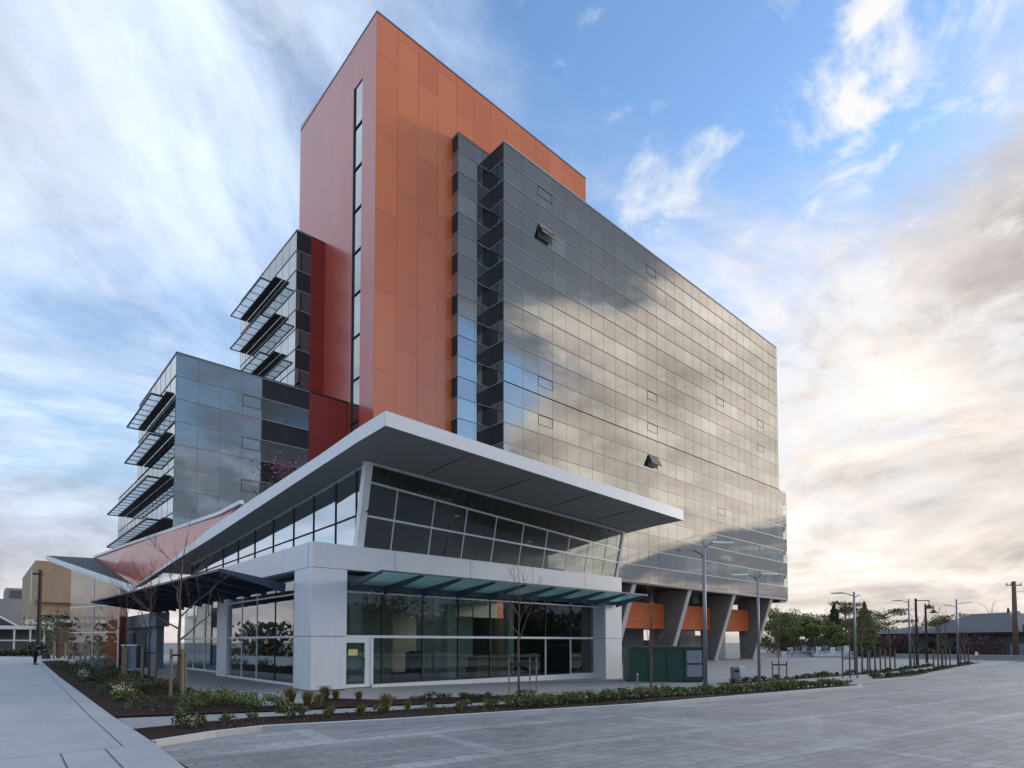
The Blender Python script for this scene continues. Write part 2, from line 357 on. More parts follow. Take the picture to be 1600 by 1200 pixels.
# ------------------------------------------------------------------ curtain walls
def curtain(parent,fr,u0,u1,z1,zs,nb,name_w='window_band',name_s='spandrel_band',first='s',mw=None,ms=None,ml=.05,joint=.007,vents=(),tilt=.0012,bays=None,rng=None):
    """bands between the heights zs (from the top z1 down): spandrel and vision glass in turn"""
    rng=rng or random.Random(int(u1*100+z1*10)); mw=mw or M['glass']; ms=ms or M['spandrel']
    hs=[z1]+list(zs); cells=bays or [u0+(u1-u0)*i/nb for i in range(nb+1)]
    k=0 if first=='s' else 1; lines=MB()
    for i in range(len(hs)-1):
        mb=MB(); za,zb=hs[i+1],hs[i]; sp=(i+k)%2==0
        for a,b in zip(cells[:-1],cells[1:]):
            t=[rng.gauss(0,tilt) for _ in range(3)]; P=fr.P
            tn=rng.random()**3
            mb.poly([P(a,za,t[0]),P(b,za,t[1]),P(b,zb,t[2]+t[1]),P(a,zb,t[2]+t[0])],0,tn)
        o=mb.build(name_s if sp else name_w, ms if sp else mw, parent, out=fr.N)
        lines.fbox(fr,u0,u1,zb-ml/2,zb+ml/2,-.02,.05)
        for a in cells[1:-1]: lines.fbox(fr,a-joint,a+joint,za+ml/2-.01,zb-ml/2+.01,-.02,.012,1)
    for a in (u0+joint,u1-joint): lines.fbox(fr,a-joint,a+joint,hs[-1],hs[0],-.03,.008,1)
    lines.fbox(fr,u0,u1,hs[-1]-ml/2,hs[-1]+ml/2,-.02,.05)
    lines.build('mullion_grid',[M['mull'],M['seam']],parent)
    for (a,b,za,zb) in vents:
        v=MB(); w=.035
        v.fbox(fr,a,b,za,za+w,0,.03); v.fbox(fr,a,b,zb-w,zb,0,.03); v.fbox(fr,a,a+w,za+w,zb-w,0,.03); v.fbox(fr,b-w,b,za+w,zb-w,0,.03)
        v.build('vent_frame',M['joint'],parent)
YM,YB,YT=41.48,43.52,44.45
XT0,XT1=24.49,52.12
off=thing('office_building','tall office block with orange tower, mirror glass slab on leaning legs and stepped wings','office building',(XT0,YT,0))
def part(name): 
    o=bpy.data.objects.new(name,None); C.objects.link(o); o.parent=off; o.empty_display_size=.3
    return o
ZT=56.9
# orange tower
t=MB(); sy0,sy1,sz0,sz1=46.95,48.55,12.0,52.8
def T(x,y,z): return (x,y,z)
yb=60.72; x0,x1=XT0,XT1
t.poly([T(x0,YT,0),T(x1,YT,0),T(x1,YT,ZT),T(x0,YT,ZT)])
t.poly([T(x0,yb,0),T(x0,sy1,0),T(x0,sy1,ZT),T(x0,yb,ZT+.6)]); t.poly([T(x0,sy0,0),T(x0,YT,0),T(x0,YT,ZT),T(x0,sy0,ZT)])
t.poly([T(x0,sy1,0),T(x0,sy0,0),T(x0,sy0,sz0),T(x0,sy1,sz0)]); t.poly([T(x0,sy1,sz1),T(x0,sy0,sz1),T(x0,sy0,ZT),T(x0,sy1,ZT)])
r=.14
t.poly([T(x0,sy0,sz0),T(x0,sy0,sz1),T(x0+r,sy0,sz1),T(x0+r,sy0,sz0)]); t.poly([T(x0,sy1,sz0),T(x0,sy1,sz1),T(x0+r,sy1,sz1),T(x0+r,sy1,sz0)])
t.poly([T(x0,sy0,sz1),T(x0,sy1,sz1),T(x0+r,sy1,sz1),T(x0+r,sy0,sz1)])
t.poly([T(x1,YT,0),T(x1,yb,0),T(x1,yb,ZT),T(x1,YT,ZT)]); t.poly([T(x0,yb,0),T(x1,yb,0),T(x1,yb,ZT),T(x0,yb,ZT)])
t.poly([T(x0,YT,ZT),T(x1,YT,ZT),T(x1,yb,ZT),T(x0,yb,ZT)])
for k in (1,2,3,4,5,6,7): t.m[k]=1  # left faces and slot reveals take the painted sky tint
tow=t.build('tower_wall',[M['orange'],M['orangesky']],off)
c=MB(); c.box(x0-.03,YT-.03,ZT-.02,x1+.03,YT+.25,ZT+.12); c.box(x0-.03,YT+.25,ZT-.02,x0+.25,yb,ZT+.12); c.build('coping',M['seam'],tow)
slot=MB(); fr=Fr((x0+r-.06,sy1),(0,-1),(-1,0)); zz=sz1
zs=[]
while zz>sz0: zs.append(zz); zz-=3.9
for a in zs: slot.poly([fr.P(.12,max(a-3.9,sz0),R.gauss(0,.001)),fr.P(1.6,max(a-3.9,sz0),R.gauss(0,.001)),fr.P(1.6,a,0),fr.P(.12,a,0)],0,R.random())
sl=slot.build('slot_window',M['glassleft'],tow,out=(-1,0,0))
sm=MB()
for a in zs[1:]: sm.fbox(fr,0,1.6,a-.04,a+.04,-.01,.1)
sm.fbox(fr,0,.12,sz0,sz1,-.01,.12); sm.build('window_frame',M['joint'],tow)
# main glazed slab
XM0,XM1,XE=36.57,96.31,99.0
main=part('main_curtain_wall')
zsM=[48.6-1.97*k for k in range(0,21)]
fm=Fr((XM0,YM),(1,0),(0,-1))
cells=[0,2.55]; 
while cells[-1]<XM1-XM0-2.3: cells.append(cells[-1]+2.08)
cells.append(XM1-XM0)
vn=[]
for fl in range(10):
    zb=48.6-3.94*fl
    for b in (2,11,19,25):
        if (fl,b) in ((1,2),(6,11)) : continue
        if (fl*7+b*3)%5 not in (1,3): continue
        vn.append((cells[b],cells[b+1],zb-1.05,zb-.08))
up=[z for z in zsM if z>26.0]
curtain(main,fm,0,XM1-XM0,50.4,up,0,bays=cells,vents=vn)
lowz=[z for z in zsM if z<27]
cl=cells
lz=[z for z in lowz if z<up[-1]-.1]; f0='s' if len(up)%2==0 else 'v'
curtain(main,fm,0,XM1-XM0,up[-1],lz,0,first=f0,bays=cl)
curtain(main,fm,XM1-XM0,XM1-XM0+1.3,up[-1],lz,1,first=f0)
curtain(main,fm,XM1-XM0+1.3,XE-XM0,up[-1],lz,1,first=f0,mw=M['clear'])
curtain(main,Fr((XE-.01,YM),(0,1),(1,0)),0,3,up[-1],lz,1,first=f0,mw=M['clear'])
def awning_vent(name,b,zt,label):
    a0,a1=cells[b]+.05,cells[b+1]-.05; h=1.35; v=MB(); P=fm.P; o=.62
    v.hexa([P(a0,zt-h*.9,o),P(a1,zt-h*.9,o),P(a1,zt-h*.9+.05,o+.06),P(a0,zt-h*.9+.05,o+.06),P(a0,zt,.04),P(a1,zt,.04),P(a1,zt,.10),P(a0,zt,.10)])
    q=v.build(name,M['glassdark'],main); q['label']=label
    v=MB(); v.fbox(fm,a0,a1,zt-h,zt,.006,.02); v.build('vent_opening',M['indark'],main)
awning_vent('open_vent',2,44.55,'dark top hung vent propped open high on the facade')
awning_vent('open_vent',11,24.85,'dark top hung vent propped open low on the facade')
body=MB()
body.box(XM0+.1,YM+.15,9.2,XM1-.08,60,50.35); body.box(XM0+.2,60.1,9.2,94,61,26); body.box(XM1-.05,YM+.3,24.9,XE-.1,60,26.75)
for z in (21.0,17.1,13.15,9.25): body.box(XM1-.05,YM+.15,z-.6,XE-.12,60,z)
body.build('slab_body',M['dkpanel'],off)
soff=MB(); soff.box(XM0,YM-.02,8.95,XE,60,9.17); soff.build('underside',M['dkpanel'],off)
e=part('end_curtain_wall'); fe=Fr((XM1,YM),(0,1),(1,0)); curtain(e,fe,0,18.5,50.4,up,9)
cp=MB(); cp.box(XM0-.03,YM-.05,50.4,XM1+.03,YM+.3,50.55); cp.box(XM1+.06,YM-.05,26.7,XE+.03,YM+.3,26.85); cp.build('coping',M['mull'],off)
# its near side wall and the recessed bay
sd=part('side_curtain_wall'); fs=Fr((XM0,YB+1.0),(0,-1),(-1,0)); curtain(sd,fs,0,YB+1.0-YM,50.4,zsM,1,mw=M['glassdark'],ms=M['dkpanel'])
bay=part('bay_curtain_wall'); fb=Fr((32.64,YB),(1,0),(0,-1)); zsB=[48.55-1.97*k for k in range(0,21)]
curtain(bay,fb,0,2.95,50.2,zsB,0,bays=[0,2.0,2.95])
curtain(bay,fb,2.98,XM0-32.64-.02,50.2,zsB,1,mw=M['glassdark'])
fbl=Fr((32.64,YT-.01),(0,-1),(-1,0)); curtain(bay,fbl,0,YT-YB-.01,50.2,zsB,1,ms=M['dkpanel'])
bb=MB(); bb.box(32.75,YB+.08,9.2,XM0+.1,YT+.2,50.15); bb.box(32.6,YB-.05,50.22,XM0,YT-.02,50.34); bb.build('bay_body',M['dkpanel'],off)
# upper wing
Yu,Yue,Xu=54.3,70.15,21.68; zsU=[39.3-1.91*k for k in range(0,16)]
uw=part('upper_wing_wall'); fu=Fr((Xu,Yue),(0,-1),(-1,0)); curtain(uw,fu,0,Yue-Yu,41.22,zsU,9,mw=M['glassleft'],ms=M['spanleft'])
fuf=Fr((Xu,Yu),(1,0),(0,-1)); curtain(uw,fuf,0,1.42,41.22,zsU,1,mw=M['glassdark'],ms=M['dkpanel'])
rb=MB(); rb.box(Xu+1.42,Yu-.04,10,XT0+.01,Yu+.3,41.2); rb.build('red_wall',M['red'],uw)
ub=MB(); ub.box(Xu+.1,Yu+.1,10,XT0-.02,Yue-.1,41.15); ub.box(Xu-.02,Yu-.02,41.22,XT0-.02,Yue,41.34); ub.build('wing_body',M['dkpanel'],off)
# lower wing
Yl,Xl=48.92,10.61; zsL=[22.0-1.72*k for k in range(0,8)]
lw=part('lower_wing_wall'); flf=Fr((Xl,Yl),(1,0),(0,-1))
vl=[(4.75,6.2,22.0-3.44*k-1.0,22.0-3.44*k-.1) for k in range(3)]
curtain(lw,flf,0,6.25,23.65,zsL,0,bays=[0,1.55,3.15,4.75,6.25],vents=vl)
curtain(lw,flf,6.28,10.2,23.65,zsL,0,bays=[6.28,8.2,10.2],mw=M['glassdark'],ms=M['dkpanel'])
rb=MB(); rb.box(Xl+10.22,Yl-.04,8,XT0-.02,Yl+.3,23.6); rb.build('red_wall',M['red'],lw)
up4=[z for z in zsL if z>16.5]; lo4=[z for z in zsL if z<16.6]
fl1=Fr((Xl,62.3),(0,-1),(-1,0)); curtain(lw,fl1,0,62.3-Yl,23.65,up4,8,mw=M['glassleft'],ms=M['spanleft'])
fl2=Fr((Xl,71.8),(0,-1),(-1,0)); curtain(lw,fl2,0,71.8-Yl,up4[-1],lo4,13,first='s' if len(up4)%2==0 else 'v',mw=M['glassleft'],ms=M['spanleft'])
lb=MB(); lb.box(Xl+.1,Yl+.1,9.5,XT0-.02,62.2,23.6); lb.box(Xl+.1,62.25,9.5,XT0,71.7,16.8); lb.box(Xl-.02,Yl-.02,23.66,XT0-.02,62.3,23.78); lb.box(Xl+6.3,Yl+.3,0,XT0-.05,62,9.45); lb.build('wing_body',M['dkpanel'],off)
# sunshades on the -X faces
def sunshade(wx,ox,y0,y1,z,nf):
    s=part('sunshade'); m=MB(); mid=wx-(wx-ox)*.42
    m.box(mid,y0,z-.06,wx-.06,y1,z+.06); m.build('solid_panel',M['dkpanel'],s)
    m=MB(); ys=y0+1.1
    m.box(ox,ys,z-.07,ox+.07,y1,z+.07); m.box(ox+.07,y1-.07,z-.07,mid,y1,z+.07); m.box(ox+.07,ys,z-.07,mid,ys+.07,z+.07)
    for i in range(1,nf): 
        y=ys+(y1-ys)*i/nf; m.box(ox+.07,y-.018,z-.04,mid,y+.018,z+.04)
    m.build('frame',M['dkpanel'],s)
    m=MB(); m.poly([(ox+.07,ys+.07,z),(mid,ys+.07,z),(mid,y1-.07,z),(ox+.07,y1-.07,z)]); m.build('louvre_panel',M['frit'],s)
sunshade(Xu,19.95,57.8,68.15,38.05,6); sunshade(Xu,19.95,57.8,68.15,34.36,6); sunshade(Xu,20.0,57.9,68.1,30.6,6)
sunshade(Xl,9.2,49.0,59.4,20.58,7); sunshade(Xl,9.2,49.2,60,17.6,7); sunshade(Xl,9.15,49.2,68.1,14.4,13); sunshade(Xl,9.1,49.0,67.6,11.18,13)
# leaning legs, orange balcony walls and the ground floor behind them
for x in (57.2,69.35,81.3,93.4):
    g0=gz(x); m=MB(); w=.36
    m.prism([(x-w,41.75,8.95),(x-w,47.2,8.95),(x-w,46.8,g0),(x-w,44.9,g0)],(2*w,0,0)); lg=m.build('leaning_leg',M['leg'],off)
    m=MB(); m.prism([(x-w-.02,41.60,8.95),(x-w-.02,41.75,8.95),(x-w-.02,44.9,g0),(x-w-.02,44.72,g0)],(2*w+.04,0,0)); m.build('leg_edge',M['legedge'],lg)
    m=MB(); m.box(x-w-.15,44.3,g0-.1,x+w+.15,47.2,g0+.18); m.build('footing',M['kerb'],lg)
for a,b,gr in ((57.7,68.8,1),(69.9,80.8,1),(81.8,92.9,0)):
    m=MB(); m.box(a,45.3,3.9,b,45.6,7.25)
    w=m.build('balcony_wall',M['orangeflat'],off)
    if gr:
        m=MB(); m.box(a,45.2,5.05,b,45.3,5.2); m.box(a,45.2,4.75,b,45.3,4.83); m.build('ledge',M['orange'],w)
m=MB(); m.box(57.8,45.62,3.85,92.8,49,3.98); m.build('balcony_floor',M['grey'],off)
m=MB()
for a,b in ((55,64.6),(66.2,70.8),(72.6,78.6),(80,84.6)): m.box(a,50,-.8,b,50.3,3.9)
m.box(55,50,3.9,61,50.3,9); m.box(66.5,50,3.9,72.5,50.3,9); m.box(78.5,50,3.9,84,50.3,9)
m.build('ground_floor_wall',M['grey'],off); m=MB(); m.box(90.4,50,-.8,94.2,50.3,3.9); m.build('ground_floor_wall',M['grey'],off)
m=MB(); m.box(64.6,50.2,-.8,66.2,50.4,2.2); m.box(70.8,50.2,-.8,72.6,50.4,2.4); m.box(78.6,50.2,-.8,80,50.4,2.4); m.build('ground_floor_door',M['indark'],off)
m=MB()
for x in (74.0,75.3,86.5,87.6): m.box(x,49.6,4,x+.5,50,9)
m.build('balcony_post',M['legedge'],off)
m=MB(); m.box(61,55,4,66.5,55.2,9); m.build('tan_panel',M['ply'],off)  # plain tan panel behind the balconies
m=MB(); m.box(84.7,50.1,-.8,86.5,50.3,3.2); m.box(87,50.1,-.8,88.4,50.3,3); m.build('dark_plant_unit',M['indark'],off)
# ------------------------------------------------------------------ entrance pavilion
pv=thing('entrance_pavilion','low entrance pavilion with pale panels, big windows and a sweeping white edged roof','pavilion',(10.34,23.78,.1))
X0,Y0=10.34,23.78
def column(xa,ya,xb,yb,zb,zt=5.24):
    m=MB(); zm=2.35; m.box(xa,ya,zb+.02,xb,yb,zm-.012); m.box(xa,ya,zm+.012,xb,yb,zt); m.box(xa+.03,ya+.03,zm-.013,xb-.03,yb-.03,zm+.013,1); m.box(xa+.03,ya+.03,zb-.3,xb-.03,yb-.03,zb+.02,1)
    return m.build('column',[M['alu'],M['joint']],pv)
column(X0,Y0,11.92,25.6,.08); column(29.6,Y0,31.25,25.0,-.25)
# panel band above the ground floor
def band(fr,us,z0,z1,th):
    m=MB()
    for a,b in zip(us[:-1],us[1:]): m.fbox(fr,a+.012,b-.012,z0,z1,-th,0)
    m.fbox(fr,us[0]+.05,us[-1]-.05,z0+.03,z1-.03,-th-.05,-.03,1)
    return m.build('fascia_band',[M['alu'],M['joint']],pv)
ff=Fr((X0,Y0),(1,0),(0,-1)); fl=Fr((X0,Y0+.002),(0,1),(-1,0))
band(ff,[0,3.95,8.37,12.8,17.29,20.95],5.26,6.32,.4)
band(fl,[.42,3.2,9.2,15.2,20],5.26,6.32,.4)
# ground floor glazing, front
def glazing(name,fr,us,zs,mat,frame=None,lean=0,bars=True,dark=()):
    g=MB(); P=fr.P
    for a,b in zip(us[:-1],us[1:]):
        for c,d in zip(zs[:-1],zs[1:]): g.poly([P(a,c,lean*(c-zs[0])),P(b,c,lean*(c-zs[0])),P(b,d,lean*(d-zs[0])),P(a,d,lean*(d-zs[0]))],0,R.random())
    o=g.build(name,mat,pv,out=fr.N); return o
fg=Fr((11.9,24.8),(1,0),(0,-1)); W=29.6-11.9
mu=[0,1.8,2.34,4.6,6.82,9.0,11.1,13.29,15.5,W]
glazing('shopfront_glass',fg,mu[1:],[.15,2.35,4.38,5.25],M['clear'])
glazing('shopfront_glass',fg,[0,1.8],[2.35,4.38,5.25],M['clear'])
m=MB()
m.fbox(fg,1.8,W,-.32,.15,-.08,.06,0); m.fbox(fg,0,W,2.30,2.42,-.06,.07,0); m.fbox(fg,0,W,4.35,4.42,-.05,.05,0)
for i,u in enumerate(mu[1:-1]):
    if i==0: m.fbox(fg,u-.05,u+.05,.15,2.3,-.06,.07,0)
    elif i in (1,2,3,4): 
        m.fbox(fg,u-.035,u+.035,.15,2.3,-.08,.04,1); m.fbox(fg,u-.025,u+.025,2.42,4.35,-.08,.03,1)
    else: m.fbox(fg,u-.025,u+.025,.15,2.3,-.06,.05,0); m.fbox(fg,u-.02,u+.02,2.42,4.35,-.08,.03,1)
    m.fbox(fg,u-.02,u+.02,4.42,5.2,-.05,.04,0)
m.build('window_frame',[M['white'],M['joint']],pv)
m=MB(); m.fbox(fg,1.82,W,-.6,-.30,-.3,.10); m.build('plinth',M['kerb'],pv)
# door
d=MB(); d.fbox(fg,.30,.45,.05,2.3,-.03,.08); d.fbox(fg,1.42,1.6,.05,2.3,-.03,.08); d.fbox(fg,.45,1.42,2.08,2.3,-.03,.08); d.fbox(fg,.45,1.42,.05,.2,-.03,.08); d.fbox(fg,0,.3,.05,2.3,-.02,.03); d.fbox(fg,1.6,1.75,.05,2.3,-.02,.03)
door=d.build('door',M['white'],pv)
d=MB(); d.fbox(fg,.45,1.42,.2,2.08,-.005,.005); d.build('pane',M['clear'],door)
d=MB(); d.tube([fg.P(1.36,.9,.13),fg.P(1.36,1.4,.13)],.018); d.bar(fg.P(1.36,.95,.06),fg.P(1.36,.95,.13),.02); d.bar(fg.P(1.36,1.35,.06),fg.P(1.36,1.35,.13),.02); d.build('handle',M['black'],door)
d=MB(); d.fbox(fg,.62,1.08,1.5,1.78,.012,.016); d.build('notice',M['paper'],door)
# ground floor glazing, left side
fs_=Fr((11.25,25.6),(0,1),(-1,0))
glazing('shopfront_glass',fs_,[0,2.2,4.6,7.2,9.6,11.9],[.15,2.35,4.38,5.25],M['clearleft'])
m=MB(); m.fbox(fs_,0,11.9,0,.15,-.08,.06); m.fbox(fs_,0,11.9,2.30,2.40,-.06,.06); m.fbox(fs_,0,11.9,4.35,4.42,-.05,.05)
for u in (2.2,4.6,7.2,9.6): m.fbox(fs_,u-.025,u+.025,.15,5.2,-.08,.03,1 if u<5 else 0)
m.build('window_frame',[M['white'],M['joint']],pv)
m=MB(); m.box(11.1,37.5,.05,12.0,39.4,5.25); m.build('pier',M['alu'],pv)
fr3=Fr((12.3,39.4),(0,1),(-1,0))
glazing('shopfront_glass',fr3,[0,1.6,4.0,7.0,10,12.7],[.15,2.35,4.9],M['clearleft'])
m=MB(); m.fbox(fr3,0,12.7,0,.15,-.08,.06); m.fbox(fr3,0,12.7,2.3,2.4,-.06,.06)
for u in (1.6,4,7,10): m.fbox(fr3,u-.04,u+.04,.15,4.9,-.06,.05)
m.build('window_frame',M['white'],pv)
m=MB(); m.box(10.4,52.2,0,10.9,68,3.3); m.box(10.0,50.6,3.3,10.9,68,4.35,1); m.build('side_wall',[M['bluewall'],M['grey']],pv)
m=MB(); m.box(10.3,55.8,0.1,10.4,57.6,3.0); m.box(10.3,60.5,.1,10.4,64,2.9); m.build('side_door',M['indark'],pv)
# end wall: clear glass screen below the rising roof tip, orange wall beside it
A0,B0=V((6.2,64.8,0)),V((8.55,56.4,0)); fe3=Fr(A0,B0-A0,(-1,-.28))
w=(B0-A0).length; m=MB()
m.poly([fe3.P(0,.1,0),fe3.P(w,.1,0),fe3.P(w,6.6,0),fe3.P(0,8.7,0)]); m.build('glass_screen',M['clear'],pv,out=(-1,0,0))
m=MB(); m.fbox(fe3,0,w,5.1,5.17,-.03,.03); m.fbox(fe3,0,w,2.9,2.95,-.03,.03); m.fbox(fe3,w-.05,w+.03,.1,6.5,-.04,.04); m.fbox(fe3,w*.5-.02,w*.5+.02,.1,7.5,-.04,.04); m.build('window_frame',M['white'],pv)
m=MB(); m.prism([(8.15,59.6,0),(8.85,58.2,0),(9.6,59.4,0),(8.9,60.8,0)],(0,0,6.6)); m.build('orange_wall',M['orange'],pv)
# glass canopies over the pavement
def canopy(name,outer,inner,zo,zi,nb,glass,steel,depth=.26):
    cv=bpy.data.objects.new(name,None); C.objects.link(cv); cv.parent=pv
    o0,o1=[V((*p,zo)) for p in outer]; i0,i1=[V((*p,zi)) for p in inner]
    m=MB(); (m.poly([o0,o1,i1,i0]) if name=='glass_canopy' else m.prism([o0,o1,i1,i0],(0,0,.03))); m.build('canopy_glass',glass,cv)
    for k in range(nb):
        t=k/(nb-1); a=o0.lerp(o1,t); b=i0.lerp(i1,t); s=(o1-o0).normalized()*.06; dn=V((0,0,-1))
        m=MB(); m.hexa([b-s+dn*(depth+.12),b+s+dn*(depth+.12),a+s+dn*.10,a-s+dn*.10,b-s+dn*.01,b+s+dn*.01,a+s+dn*.01,a-s+dn*.01]); m.build('canopy_bracket',steel,cv)
    m=MB(); m.bar(i0-V((0,0,.12)),i1-V((0,0,.12)),.1,.22); m.bar(o0-V((0,0,.03)),o1-V((0,0,.03)),.06,.08); m.build('canopy_rail',steel,cv)
canopy('glass_canopy',((12.55,21.95),(31.5,21.95)),((12.2,24.7),(30.6,23.7)),5.12,4.72,10,M['teal'],M['navy'])
canopy('side_canopy',((7.25,25.5),(6.15,52.0)),((10.3,26.6),(10.9,53)),5.05,4.75,12,M['roof'],M['navy'],.3)
# upper glazing: front leans out
fc=Fr((12.75,24.22),(1,0),(0,-1)); Lx=31.15-12.75
ln=.22; zc=[6.05,7.5,8.75,9.95]
def zt(u): return 10.02-.72*u/Lx
us=[0,1.5,3.6,5.6,7.6,9.6,11.5,13.4,15.2,16.9,Lx]
g=MB(); fm_=MB()
def CP(u,z,n=0): return fc.P(u,z,ln*(z-6.05)+n)
def tz(k,u): return (6.05, 7.75-.42*u/Lx, 9.2-1.08*u/Lx, zt(u))[k]
for a,b in zip(us[:-1],us[1:]):
    for k in range(3): g.poly([CP(a,tz(k,a)),CP(b,tz(k,b)),CP(b,tz(k+1,b)),CP(a,tz(k+1,a))],0,R.random())
g.build('upper_glass',M['clear'],pv,out=(0,-1,0))
for k in (1,2): fm_.bar(CP(0,tz(k,0),.03),CP(Lx,tz(k,Lx),.03),.07,.09)
fm_.bar(CP(0,zt(0)-.03,.03),CP(Lx,zt(Lx)-.03,.03),.08,.12)
for i,u in enumerate(us[1:-1]): fm_.bar(CP(u,6.05,.02),CP(u,tz(2,u),.02),.05,.05,up=(1,0,0)); fm_.bar(CP(u,tz(2,u),.01),CP(u,zt(u),.01),.025,.025,1,up=(1,0,0))
fm_.build('window_frame',[M['alu'],M['joint']],pv)
m=MB(); m.bar(CP(-.12,6.05,.0),CP(-.12,10.05,.0),.34,.34,up=(1,0,0)); m.build('corner_post',M['white'],pv); m=MB(); m.bar(CP(Lx,6.05,0),CP(Lx,zt(Lx),0),.16,.2,up=(1,0,0)); m.build('corner_post',M['white'],pv)
# upper glazing, left side, following the falling roof
EB=[(11.3,19.59,10.29),(11.3,21.7,10.22),(11.29,25.27,9.98),(10.94,32.65,9.19),(10.62,39.22,8.49),(10.26,46.69,7.79),(9.93,52.02,7.17),(9.62,56.73,6.62)]
ET=[(11.3,19.69,10.86),(11.3,21.7,10.80),(11.29,25.27,10.53),(10.94,32.65,9.86),(10.62,39.22,9.17),(10.26,46.69,8.05),(9.93,52.02,7.27),(9.62,56.73,6.76)]
def eav(tab,y):
    for a,b in zip(tab,tab[1:]):
        if y<=b[1]: t=(y-a[1])/(b[1]-a[1]); return a[2]+(b[2]-a[2])*t
    return tab[-1][2]
def xs(y): return 12.75 if y<26 else 12.75-.06*(y-26)
ys=[23.3,24.6,26.6,28.8,31,33.5,36,38.5,41,44,47]
g=MB(); fm_=MB()
def tr(y): return 6.3+(eav(EB,y)-6.3)*.42
for a,b in zip(ys[:-1],ys[1:]):
    ya,yc,yd=(24.25,23.85,23.35) if a<23.5 else (a,a,a)
    g.poly([(xs(a),ya,6.0),(xs(b),b,6.0),(xs(b),b,tr(b)),(xs(a),yc,tr(a))],0,R.random()); g.poly([(xs(a),yc,tr(a)),(xs(b),b,tr(b)),(xs(b),b,eav(EB,b)),(xs(a),yd,eav(EB,a))],0,R.random())
    fm_.bar((xs(b)-.02,b,6.0),(xs(b)-.02,b,eav(EB,b)),.05,.05,1); fm_.bar((xs(a)-.03,a,tr(a)),(xs(b)-.03,b,tr(b)),.05,.05,1); fm_.bar((xs(a)-.04,a,eav(EB,a)-.05),(xs(b)-.04,b,eav(EB,b)-.05),.08,.1)
g.build('upper_glass',M['clearup'],pv,out=(-1,0,0)); fm_.build('window_frame',[M['alu'],M['joint']],pv)
# roof: soffit, membrane and white edge
RW=31.92
def inner(y): return RW if y<38.0 else 9.9
so=MB(); rf=MB(); fa=MB()
def zr(tab,y,x): 
    z0=eav(tab,y); fall=(.74 if tab is EB else .67)
    return z0-fall*(x-11.3)/(RW-11.3)
prev=None
st=[(p,q) for p,q in zip(EB,ET)]
for i in range(len(st)-1):
    (b0,t0),(b1,t1)=st[i],st[i+1]
    if b1[1]<40: xi0=xi1=RW
    elif b0[1]<40: xi0=xi1=22.0
    elif b1[1]<48: xi0=xi1=20.0
    else: xi0,xi1=b0[0]+.55,b1[0]+.45
    so.poly([b0,(xi0,b0[1],zr(EB,b0[1],xi0)),(xi1,b1[1],zr(EB,b1[1],xi1)),b1])
    rf.poly([t0,(xi0,t0[1],zr(ET,t0[1],xi0)),(xi1,t1[1],zr(ET,t1[1],xi1)),t1])
    fa.hexa([b0,b1,(b1[0]+.05,b1[1],b1[2]),(b0[0]+.05,b0[1],b0[2]),t0,t1,(t1[0]+.05,t1[1],t1[2]),(t0[0]+.05,t0[1],t0[2])])
    if xi0==RW:
        fa.hexa([(RW-.05,b0[1],zr(EB,b0[1],RW)),(RW-.05,b1[1],zr(EB,b1[1],RW)),(RW,b1[1],zr(EB,b1[1],RW)),(RW,b0[1],zr(EB,b0[1],RW)),(RW-.05,t0[1],zr(ET,t0[1],RW)),(RW-.05,t1[1],zr(ET,t1[1],RW)),(RW,t1[1],zr(ET,t1[1],RW)),(RW,t0[1],zr(ET,t0[1],RW))])
nseg=[11.3,14.6,18.6,22.6,27,RW]
for a,b in zip(nseg[:-1],nseg[1:]):
    a_=a+(.006 if a>11.4 else 0)
    fa.hexa([(a_,19.56,zr(EB,19.59,a)),(b,19.56,zr(EB,19.59,b)),(b,19.62,zr(EB,19.59,b)),(a_,19.62,zr(EB,19.59,a)),(a_,19.56,zr(ET,19.69,a)),(b,19.56,zr(ET,19.69,b)),(b,19.62,zr(ET,19.69,b)),(a_,19.62,zr(ET,19.69,a))])
for x in (15.5,19.6,23.7,27.8):
    sj=MB()
    sj.hexa([(x-.012,19.65,zr(EB,19.65,x)-.004),(x+.012,19.65,zr(EB,19.65,x)-.004),(x+.012,23.2,zr(EB,23.2,x)-.004),(x-.012,23.2,zr(EB,23.2,x)-.004),(x-.012,19.65,zr(EB,19.65,x)+.02),(x+.012,19.65,zr(EB,19.65,x)+.02),(x+.012,23.2,zr(EB,23.2,x)+.02),(x-.012,23.2,zr(EB,23.2,x)+.02)])
    sj.build('soffit_joint',M['joint'],pv)
so.build('soffit',M['soffit'],pv); rf.build('roof',M['roof'],pv); fa.build('roof_fascia',M['white'],pv)
# red parapet wall and the rising roof tip at the far left
pk=[(9.18,83.01,11.39),(9.18,75.63,11.04),(9.59,59.81,10.45),(10.39,47.83,10.15),(10.85,38.18,9.85),(11.01,34.87,9.97),(10.77,39.82,9.05),(10.6,43.48,8.5),(10.33,48.84,7.7),(10.01,53.56,7.0),(9.72,57.88,6.5),(9.18,66.38,8.0)]
m=MB(); m.prism(pk,(.12,.02,0)); m.build('red_parapet',M['orangesky'],pv)  # red panels with the reflected sky tint painted in
m=MB()
for a,b in zip(pk[1:5],pk[2:6]): m.bar(V(a)+V((0,0,.05)),V(b)+V((0,0,.05)),.25,.22)
m.build('parapet_coping',M['white'],pv)
ta,tb,tc=V((4.76,70,10.2)),V((9.25,54.9,6.62)),V((9.15,75,10.9))
m=MB(); m.prism([ta,tb,tc],(0,0,-.1)); m.build('roof_tip',M['roof'],pv)
m=MB(); q=V((-.02,-.06,0)); m.hexa([ta+q-V((0,0,.42)),tb+q-V((0,0,.62)),tb-V((-.05,-.05,.62)),ta-V((-.05,-.05,.42)),ta+q,tb+q,tb+V((.05,.05,0)),ta+V((.05,.05,0))]); m.build('tip_fascia',M['white'],pv)
